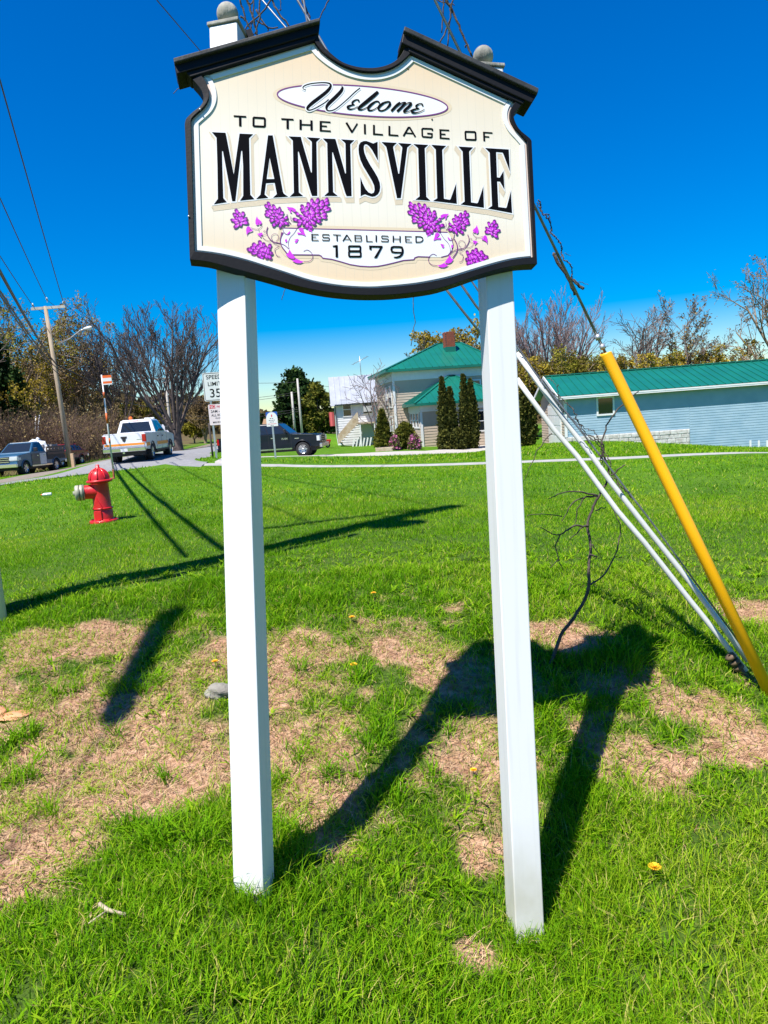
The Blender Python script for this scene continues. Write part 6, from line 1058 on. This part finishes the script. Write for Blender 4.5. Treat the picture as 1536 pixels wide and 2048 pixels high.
# ---------------------------------------------------------------- trees and shrubs
def cheap_tube(V_, F_, P, R, n):
    b = len(V_)
    for i, p in enumerate(P):
        d = P[min(i + 1, len(P) - 1)] - P[max(i - 1, 0)]; d = d / (np.linalg.norm(d) + 1e-9); a = np.cross(d, (0.31, .95, .05) if abs(d[1]) < .8 else (1, 0, 0)); a /= np.linalg.norm(a) + 1e-9; c = np.cross(d, a)
        for k in range(n): t = 2 * math.pi * k / n; V_.append(p + (a * math.cos(t) + c * math.sin(t)) * R[i])
    for i in range(len(P) - 1):
        for k in range(n): F_.append((b + i * n + k, b + i * n + (k + 1) % n, b + (i + 1) * n + (k + 1) % n, b + (i + 1) * n + k))
def skeleton(rs, H, r0, limbs, nb, ang, ratio, trop, gn, trunk_h, spread=1., rmin=.007, maxl=4, side=None):
    T = ([], []); Cn = ([], []); tips = []
    def grow(p, d, L, r, lvl):
        ns = 5 if lvl < 2 else (4 if lvl == 2 else 3); P = [p]; R = [r]; dd = d.copy()
        for i in range(ns): dd = dd + rs.normal(0, gn, 3) + np.array([0, 0, trop]); dd /= np.linalg.norm(dd); P.append(P[-1] + dd * L / ns); R.append(max(rmin, r * (1 - .68 * (i + 1) / ns)))
        cheap_tube(*(T if lvl == 0 else Cn), P, R, 8 if lvl == 0 else (6 if lvl == 1 else (4 if lvl == 2 else 3)))
        if lvl >= maxl: tips.append((P[-1], dd)); tips.append((P[-2], dd)); return
        n = nb[lvl]; n = max(1, int(round(n * (.75 + .5 * rs.random()))))
        for k in range(n):
            t = (.22 if lvl else .45) + (.78 if lvl else .55) * (k + rs.random() * .8) / n; t = min(t, .99); q = t * ns; i = min(int(q), ns - 1); base = P[i] + (P[i + 1] - P[i]) * (q - i); ax = P[i + 1] - P[i]; ax = ax / np.linalg.norm(ax)
            e = rs.normal(0, 1, 3); e -= ax * (e @ ax); e /= np.linalg.norm(e) + 1e-9; an_ = ang[lvl] * (.7 + .6 * rs.random()); nd_ = ax * math.cos(an_) + e * math.sin(an_) * np.array([spread, spread, 1]); nd_ /= np.linalg.norm(nd_)
            grow(base, nd_, L * ratio[lvl] * (.7 + .5 * rs.random()) * (1.1 - .45 * t), max(rmin, R[i] * (.62 - .1 * lvl * .3)), lvl + 1)
    if limbs <= 1: grow(np.zeros(3) - np.array([0, 0, .3]), np.array([0, 0, 1.]), H * trunk_h, r0, 0)
    else:
        cheap_tube(*T, [np.array([0, 0, -.4]), np.array([0, 0, H * .06]), np.array([.02, 0, H * .14])], [r0 * 1.25, r0, r0 * .85], 10)
        for k in range(limbs):
            a = 2 * math.pi * (k + rs.random() * .6) / limbs; s = (.18 + .55 * rs.random()) * spread; d = np.array([math.cos(a) * s, math.sin(a) * s, 1.]); d /= np.linalg.norm(d); grow(np.array([math.cos(a) * r0 * .4, math.sin(a) * r0 * .4, H * (.07 + .08 * rs.random())]), d, H * trunk_h * (.75 + .3 * rs.random()), r0 * (.30 + .17 * rs.random()), 1)
    return T, Cn, tips
def tris_obj(name, Vv, Ff, mt, par):
    m_ = fast_mesh(name, np.array(Vv), np.array(Ff), True); m_.materials.append(mt); o = bpy.data.objects.new(name, m_); COL.objects.link(o); o.parent = par; return o
def leaf_obj(name, P, size, mt, par, rs, stretch=1.6, tint0=None, droop=0., updir=0.):
    n = len(P); u = rs.normal(0, 1, (n, 3)); u[:, 2] = u[:, 2] * (1 - .5 * abs(updir)) + updir * 1.5; u /= np.linalg.norm(u, axis=1)[:, None]; v = rs.normal(0, 1, (n, 3)); v -= u * (u * v).sum(1)[:, None]; v /= np.linalg.norm(v, axis=1)[:, None]
    s = size * (.6 + .8 * rs.random(n))[:, None]; bend = np.cross(u, v) * s * .25
    Vv = np.stack([P, P + u * s * .55 * stretch - v * s * .5 + bend, P + u * s * stretch, P + u * s * .55 * stretch + v * s * .5 - bend], 1).reshape(-1, 3); Q = np.arange(n * 4).reshape(-1, 4)
    m_ = fast_mesh(name, Vv, Q, False); at = m_.attributes.new('tint', 'FLOAT', 'FACE'); at.data.foreach_set('value', np.clip(tint0 if tint0 is not None else rs.random(n), 0, 1).astype(np.float32)); m_.materials.append(mt); o = bpy.data.objects.new(name, m_); COL.objects.link(o)
    if par is not None: o.parent = par
    return o
bark_k = mat('bark_dark', (.065, .05, .048), (.13, .10, .09), rough=.9, scale=3, detail=6, bump=.3); bark_g = mat('bark_grey', (.13, .10, .085), (.24, .19, .16), rough=.9, scale=3, detail=6, bump=.3); bark_p = mat('bark_purplish', (.16, .11, .11), (.26, .19, .18), rough=.9, scale=3, detail=6); bark_t = mat('bark_tan', (.20, .14, .09), (.32, .24, .16), rough=.9, scale=3, detail=6)
olive = grass_mat('olive_buds', [(0, (.11, .09, .018)), (.5, (.23, .20, .028)), (1, (.36, .34, .045))], .3); gold = grass_mat('gold_buds', [(0, (.15, .105, .018)), (.5, (.34, .25, .03)), (1, (.48, .38, .055))], .3); russet = grass_mat('russet_buds', [(0, (.12, .08, .04)), (.5, (.19, .135, .06)), (1, (.28, .21, .09))], .2); fir = grass_mat('fir_green', [(0, (.008, .022, .008)), (.5, (.022, .05, .012)), (1, (.06, .10, .02))], .1); cedar = grass_mat('cedar_green', [(0, (.05, .06, .012)), (.5, (.13, .14, .02)), (1, (.26, .22, .035))], .2); leafg = grass_mat('leaf_green', [(0, (.03, .07, .01)), (.5, (.07, .14, .015)), (1, (.14, .22, .03))], .25); thuja = grass_mat('thuja_green', [(0, (.03, .036, .010)), (.5, (.078, .085, .018)), (1, (.18, .165, .035))], .15)
def tree(label, base_px, top_py, Y, seed, kind='vase', bark=bark_g, leaf=None, leafn=0, leafs=.1, spread=1., r0=None, maxl=4, limbs=6, group=None, lean=0., bz=None, name='bare_tree'):
    rs = np.random.default_rng(seed); b = onground(base_px[0], base_px[1], Y) if bz is None else np.array(bz); H = pt(base_px[0], top_py, Y)[2] - b[2]; t = thing(name, label, 'tree', b, 0, group); t.rotation_euler = (0, lean, 0)
    P = dict(vase=dict(limbs=limbs, nb=[5, 7, 6, 5], ang=[.5, .5, .55, .6], ratio=[.6, .52, .5, .5], trop=.07, gn=.10, trunk_h=.68), up=dict(limbs=limbs, nb=[6, 9, 7, 4], ang=[.35, .42, .46, .5], ratio=[.6, .5, .48, .5], trop=.10, gn=.06, trunk_h=.72), single=dict(limbs=1, nb=[12, 7, 5, 4], ang=[.85, .65, .6, .6], ratio=[.46, .5, .5, .5], trop=.05, gn=.08, trunk_h=.95), gnarl=dict(limbs=limbs, nb=[5, 6, 5, 5], ang=[.6, .65, .7, .7], ratio=[.6, .55, .52, .5], trop=.05, gn=.16, trunk_h=.62))[kind]
    T, Cn, tips = skeleton(rs, H, r0 or H * .028, spread=spread, rmin=max(.006, Y * .00027), maxl=maxl, **P)
    allv = np.array(Cn[0]); k = H / (max(allv[:, 2].max(), 1e-3)); sc_ = np.array([k, k, k])
    tris_obj('trunk', np.array(T[0]) * sc_, T[1], bark, t); c = tris_obj('crown', allv * sc_, Cn[1], bark, t)
    if leaf is not None:
        tp = np.array([q[0] for q in tips]) * sc_; i = rs.integers(0, len(tp), leafn); Pq = tp[i] + rs.normal(0, H * .012, (leafn, 3)); tn = .5 + .3 * np.sin(tp[i][:, 0] * 1.7 + tp[i][:, 2] * 1.1) + rs.normal(0, .18, leafn); leaf_obj('foliage', Pq, leafs, leaf, t, rs, tint0=tn)
    return t
tree('great spreading bare tree beyond the white pickup truck', (356, 893), 592, 62, 11, 'up', bark_k, limbs=11, spread=1.25, r0=.40)
tree('slimmer bare tree left of the great spreading one', (248, 890), 616, 70, 22, 'up', bark_k, limbs=6, spread=.9, r0=.35)
tree('tall bare tree mostly outside the left edge of the picture', (-150, 900), 430, 50, 5, 'vase', bark_g, limbs=5, spread=1.0)
for k, (px, top, Y, mt, ln, lab) in enumerate(((20, 594, 66, olive, 9000, 'tallest olive budding tree on the bank at the left edge'), (85, 600, 70, gold, 9000, 'golden budding tree right behind the street lamp pole'), (-60, 610, 62, olive, 7000, 'olive budding tree beyond the left edge of the picture'), (140, 640, 72, russet, 6000, 'russet budding tree right of the street lamp pole'), (190, 690, 76, russet, 7000, 'russet budding tree between the lamp pole and the slimmer bare tree'), (60, 690, 58, gold, 5000, 'low golden tree on the bank above the blue truck'))):
    tree(lab, (px, 905), top, Y, 40 + k, 'gnarl', bark_t, mt, int(ln * 1.05), .11, 1.0, group='budding trees on the left bank', name='budding_tree')
for k, (px, top, Y, mt, lab) in enumerate(((412, 782, 82, russet, 'russet brush tree seen just left of the speed limit sign'), (292, 800, 80, olive, 'low olive tree behind the cab of the white truck'), (390, 840, 85, olive, 'lowest scrubby tree left of the speed limit sign'))): tree(lab, (px, 892), top, Y, 60 + k, 'gnarl', bark_t, mt, 8000, .11, 1.2, group='scrub trees beyond the road', name='scrub_tree')
def volume_leaves(rs, n, fn):
    """n points near the skin of the volume: fn(height 0-1) -> radius factor"""
    h = rs.random(n); a = rs.uniform(0, 2 * math.pi, n); r = fn(h) * np.sqrt(rs.uniform(.30, 1.0, n)) * (1 + .13 * np.sin(5 * a + 9 * h) + .10 * np.sin(11 * a - 17 * h)); return np.stack([r * np.cos(a), r * np.sin(a), h], -1)
def conifer(label, base_px, top_py, Y, half_px, seed, leaf, n, size, fn, cat='tree', name='conifer', clump=0, group=None, updir=0., bz=None):
    rs = np.random.default_rng(seed); b = onground(base_px[0], base_px[1], Y) if bz is None else np.array(bz); H = pt(base_px[0], top_py, Y)[2] - b[2]; R = half_px / F * Y; t = thing(name, label, cat, b, 0, group)
    mb = MB(); mb.tube([(0, 0, -.3), (0, 0, H * .5), (0, 0, H * .92)], [H * .02 + .02, H * .014, .01], 7); mb.build('trunk', bark_t, t)
    P = volume_leaves(rs, n, fn)
    if clump:
        c = volume_leaves(rs, clump, fn); i = rs.integers(0, clump, n); P = c[i] + rs.normal(0, 1, (n, 3)) * np.array([.16, .16, .03])
    tn = .38 + .3 * np.sin(P[:, 2] * 21 + 3 * P[:, 0]) * np.sin(P[:, 0] * 6 + P[:, 1] * 5 + 9 * P[:, 2]) + rs.normal(0, .2, n)
    leaf_obj('crown', P * np.array([R, R, H]), size, leaf, t, rs, tint0=tn, updir=updir); return t
cone = lambda h: np.clip(1.02 * (1 - h) ** .8, 0, 1) * np.clip(h * 9, .35, 1); col_ = lambda h: np.clip(np.minimum(1, (1 - h) * 2.0) ** .8, 0, 1) * np.clip(.6 + h * 2, 0, 1); dome = lambda h: np.sqrt(np.clip(1 - h ** 2, 0, 1)) * np.clip(.75 + h, 0, 1); pine = lambda h: np.clip(.35 + 1.1 * np.sin(math.pi * np.clip(h * .95 + .1, 0, 1)) ** .8, 0, 1) * np.clip((1 - h) * 3, .25, 1)
conifer('dark spruce on the bank at the left edge', (12, 905), 672, 57, 46, 3, fir, 9000, .22, cone, clump=160); conifer('smaller dark spruce right of the big one', (52, 905), 745, 56, 26, 4, fir, 4000, .2, cone, clump=90)
conifer('ragged dark green pine behind the two thin poles', (600, 866), 744, 74, 42, 5, fir, 8000, .24, pine, clump=110, name='pine_tree'); conifer('yellowish green cedar left of the white house', (640, 868), 770, 72, 27, 6, cedar, 6000, .2, pine, clump=90, name='cedar_tree')
conifer('tiny dark spruce far off beside the left post', (527, 856), 828, 100, 9, 7, fir, 1200, .2, cone)
for k, (px, top, hw, lab) in enumerate(((891, 756, 11, 'leftmost of the four narrow columnar cedars'), (906, 776, 11, 'second and shortest of the four narrow columnar cedars'), (934, 751, 11, 'third and tallest of the four narrow columnar cedars'), (947, 760, 12, 'columnar cedar nearest the right post'))): conifer(lab, (px, 889), top, 43, hw, 70 + k, thuja, 5200, .10, col_, 'shrub', 'columnar_cedar', group='columnar cedars before the house', updir=.8)
conifer('broad conical shrub before the bare garden tree', (768, 893), 822, 44, 21, 80, cedar, 5200, .11, cone, 'shrub', 'conical_shrub', updir=.5); conifer('rounded yellow green shrub at the house corner', (812, 893), 848, 43.5, 22, 81, cedar, 5200, .11, dome, 'shrub', 'round_shrub', updir=.4)
conifer('dark green shrub hugging the foot of the leftmost columnar cedar', (890, 890), 862, 42.5, 14, 82, thuja, 2600, .10, dome, 'shrub', 'low_shrub'); conifer('dark green shrub at the foot of the middle columnar cedars', (918, 890), 858, 42.5, 16, 83, thuja, 3000, .10, dome, 'shrub', 'low_shrub')
conifer('tall dark shrub just right of the right post', (1052, 884), 775, 41, 18, 84, thuja, 6000, .12, pine, 'shrub', 'tall_shrub', updir=.4)
pinkf = grass_mat('azalea_pink', [(0, (.12, .16, .03)), (.35, (.13, .15, .04)), (.55, (.48, .12, .28)), (1, (.72, .34, .50))], .2)
for px, top, hw, lab in ((790, 874, 10, 'smaller pink azalea left of the larger one'), (829, 871, 13, 'larger pink azalea at the house corner')): conifer(lab, (px, 896), top, 42.5, hw, 90 + px, pinkf, 1800, .09, dome, 'shrub', 'azalea_bush', group='pink azaleas')
pl_ = thing('planter_box', 'weathered wooden planter box left of the pink azaleas', 'planter', onground(771, 897, 42.5)); mb = MB(); mb.box((-.6, -.25, -.1), (.6, .25, .22)); mb.build('box', timber, pl_, bevel=.02); mb = MB(); mb.box((-.55, -.2, .2), (.55, .2, .235)); mb.build('soil', mat('dark_wood', None), pl_)
tree('bare purplish garden tree in front of the white house', (757, 893), 716, 50, 31, 'gnarl', bark_p, limbs=5, spread=1.35, r0=.12, maxl=3)
tree('golden leafing tree behind the house chimney', (948, 880), 640, 78, 32, 'gnarl', bark_t, gold, 7000, .2, name='budding_tree'); tree('bare grey tree showing left of the chimney', (905, 880), 672, 80, 33, 'vase', bark_g, limbs=5)
tree('fan shaped bare tree with many upright stems behind the barn', (1098, 875), 564, 60, 34, 'up', bark_p, limbs=13, spread=1.05, r0=.4); tree('bare spreading tree behind the middle of the barn', (1278, 870), 598, 60, 35, 'gnarl', bark_g, limbs=6, spread=1.0)
tree('slim young tree with a few brown leaves behind the barn', (1392, 865), 574, 56, 36, 'single', bark_g, russet, 700, .12, r0=.12, name='young_tree'); tree('dense twiggy tree at the right edge of the picture', (1590, 860), 498, 54, 37, 'gnarl', bark_t, russet, 2200, .09, limbs=8, spread=.8)
tree('bare tree standing low between the young tree and the right edge', (1475, 862), 672, 62, 38, 'vase', bark_t, limbs=5, spread=.8)
for k, (px, top, hw, Y, mt, lab) in enumerate(((1052, 705, 26, 56, gold, 'golden bush beside the right post behind the barn'), (1110, 690, 40, 56, olive, 'olive bush at the foot of the fan shaped tree'), (1180, 694, 42, 57, olive, 'olive bush left of the yellow guard'), (1262, 708, 40, 55, gold, 'golden bush behind the middle of the barn'), (1335, 682, 44, 57, olive, 'olive bush left of the slim young tree'), (1408, 688, 42, 56, gold, 'golden bush at the foot of the slim young tree'), (1500, 706, 40, 58, olive, 'olive bush at the right edge behind the barn'), (1000, 720, 40, 58, gold, 'golden bush hidden behind the right post'))):
    tree(lab, (px, 868), top, Y, 100 + k, 'gnarl', bark_t, mt, 13000, .10, 1.25, limbs=9, group='budding bushes behind the barn', name='budding_bush')
# brush along the left bank and far woods that read as one mass
rs = np.random.default_rng(9); Vv, Ff = [], []; lp = []
for k in range(800):
    px = rs.uniform(-40, 420); Y = rs.uniform(48, 62); b = onground(px, 900, Y)
    if b[0] > -20.5 + (Y - 45) * .02: b[0] = -22 - 5 * rs.random(); b[2] = gz(b[0], b[1])
    h = rs.uniform(1.2, 4.6); a = rs.uniform(0, 6.28); s = rs.uniform(.2, 1.1)
    for j in range(4):
        a2 = a + rs.normal(0, 1.1); P = [b + np.array([math.cos(a2), math.sin(a2), 0]) * s * h * (f ** 1.5) * .7 + np.array([0, 0, h * (f - .28 * s * f * f)]) + rs.normal(0, .05, 3) for f in (0, .3, .6, .85, 1.05)]; cheap_tube(Vv, Ff, P, [.025, .02, .014, .010, .007], 3)
        for q in P[1:]: lp.append(q)
th = tris_obj('brush_thicket', Vv, Ff, mat('brush_bark', (.10, .058, .040), (.19, .12, .08), rough=.95, scale=2), None); th['kind'] = 'stuff'
lp = np.array(lp); i = rs.integers(0, len(lp), 16000); o = leaf_obj('brush_leaves', lp[i] + rs.normal(0, .28, (16000, 3)), .085, russet, None, rs); o['kind'] = 'stuff'
n = 42000; a = np.concatenate([rs.uniform(rad(-75), rad(75), n)]); R_ = rs.uniform(118, 165, n); x, y = R_ * np.sin(a), R_ * np.cos(a); hgt = 3.2 + 3.2 * vnoise(x, y, .05) + 2.5 * vnoise(x + 40, y, .14); hgt = np.where(a < rad(-18), hgt + 6 * np.clip((-18 - np.degrees(a)) / 12, 0, 1), hgt); hgt *= np.where((a > rad(-13)) & (a < rad(-2)), .55, 1)
P = np.stack([x, y, gz(x, y) + hgt * rs.random(n)], -1); o = leaf_obj('far_wood', P, .85, grass_mat('far_wood_leaf', [(0, (.06, .045, .025)), (.5, (.12, .09, .04)), (1, (.17, .15, .05))], .2), None, rs, stretch=1.2, tint0=vnoise(x, y, .08) * .9 + rs.normal(0, .12, n)); o['kind'] = 'stuff'
x = rs.uniform(-45, -20.6, 9000); y = rs.uniform(30, 75, 9000); blades('rough_grass', x, y, .35 * (.4 + rs.random(9000)), .04 * (.5 + rs.random(9000)), .4 + .6 * rs.random(9000), .3 + .6 * rs.random(9000), grass_mat('rough_grass_blade', [(0, (.09, .10, .02)), (.5, (.17, .19, .035)), (1, (.34, .28, .12))], .25), 1)
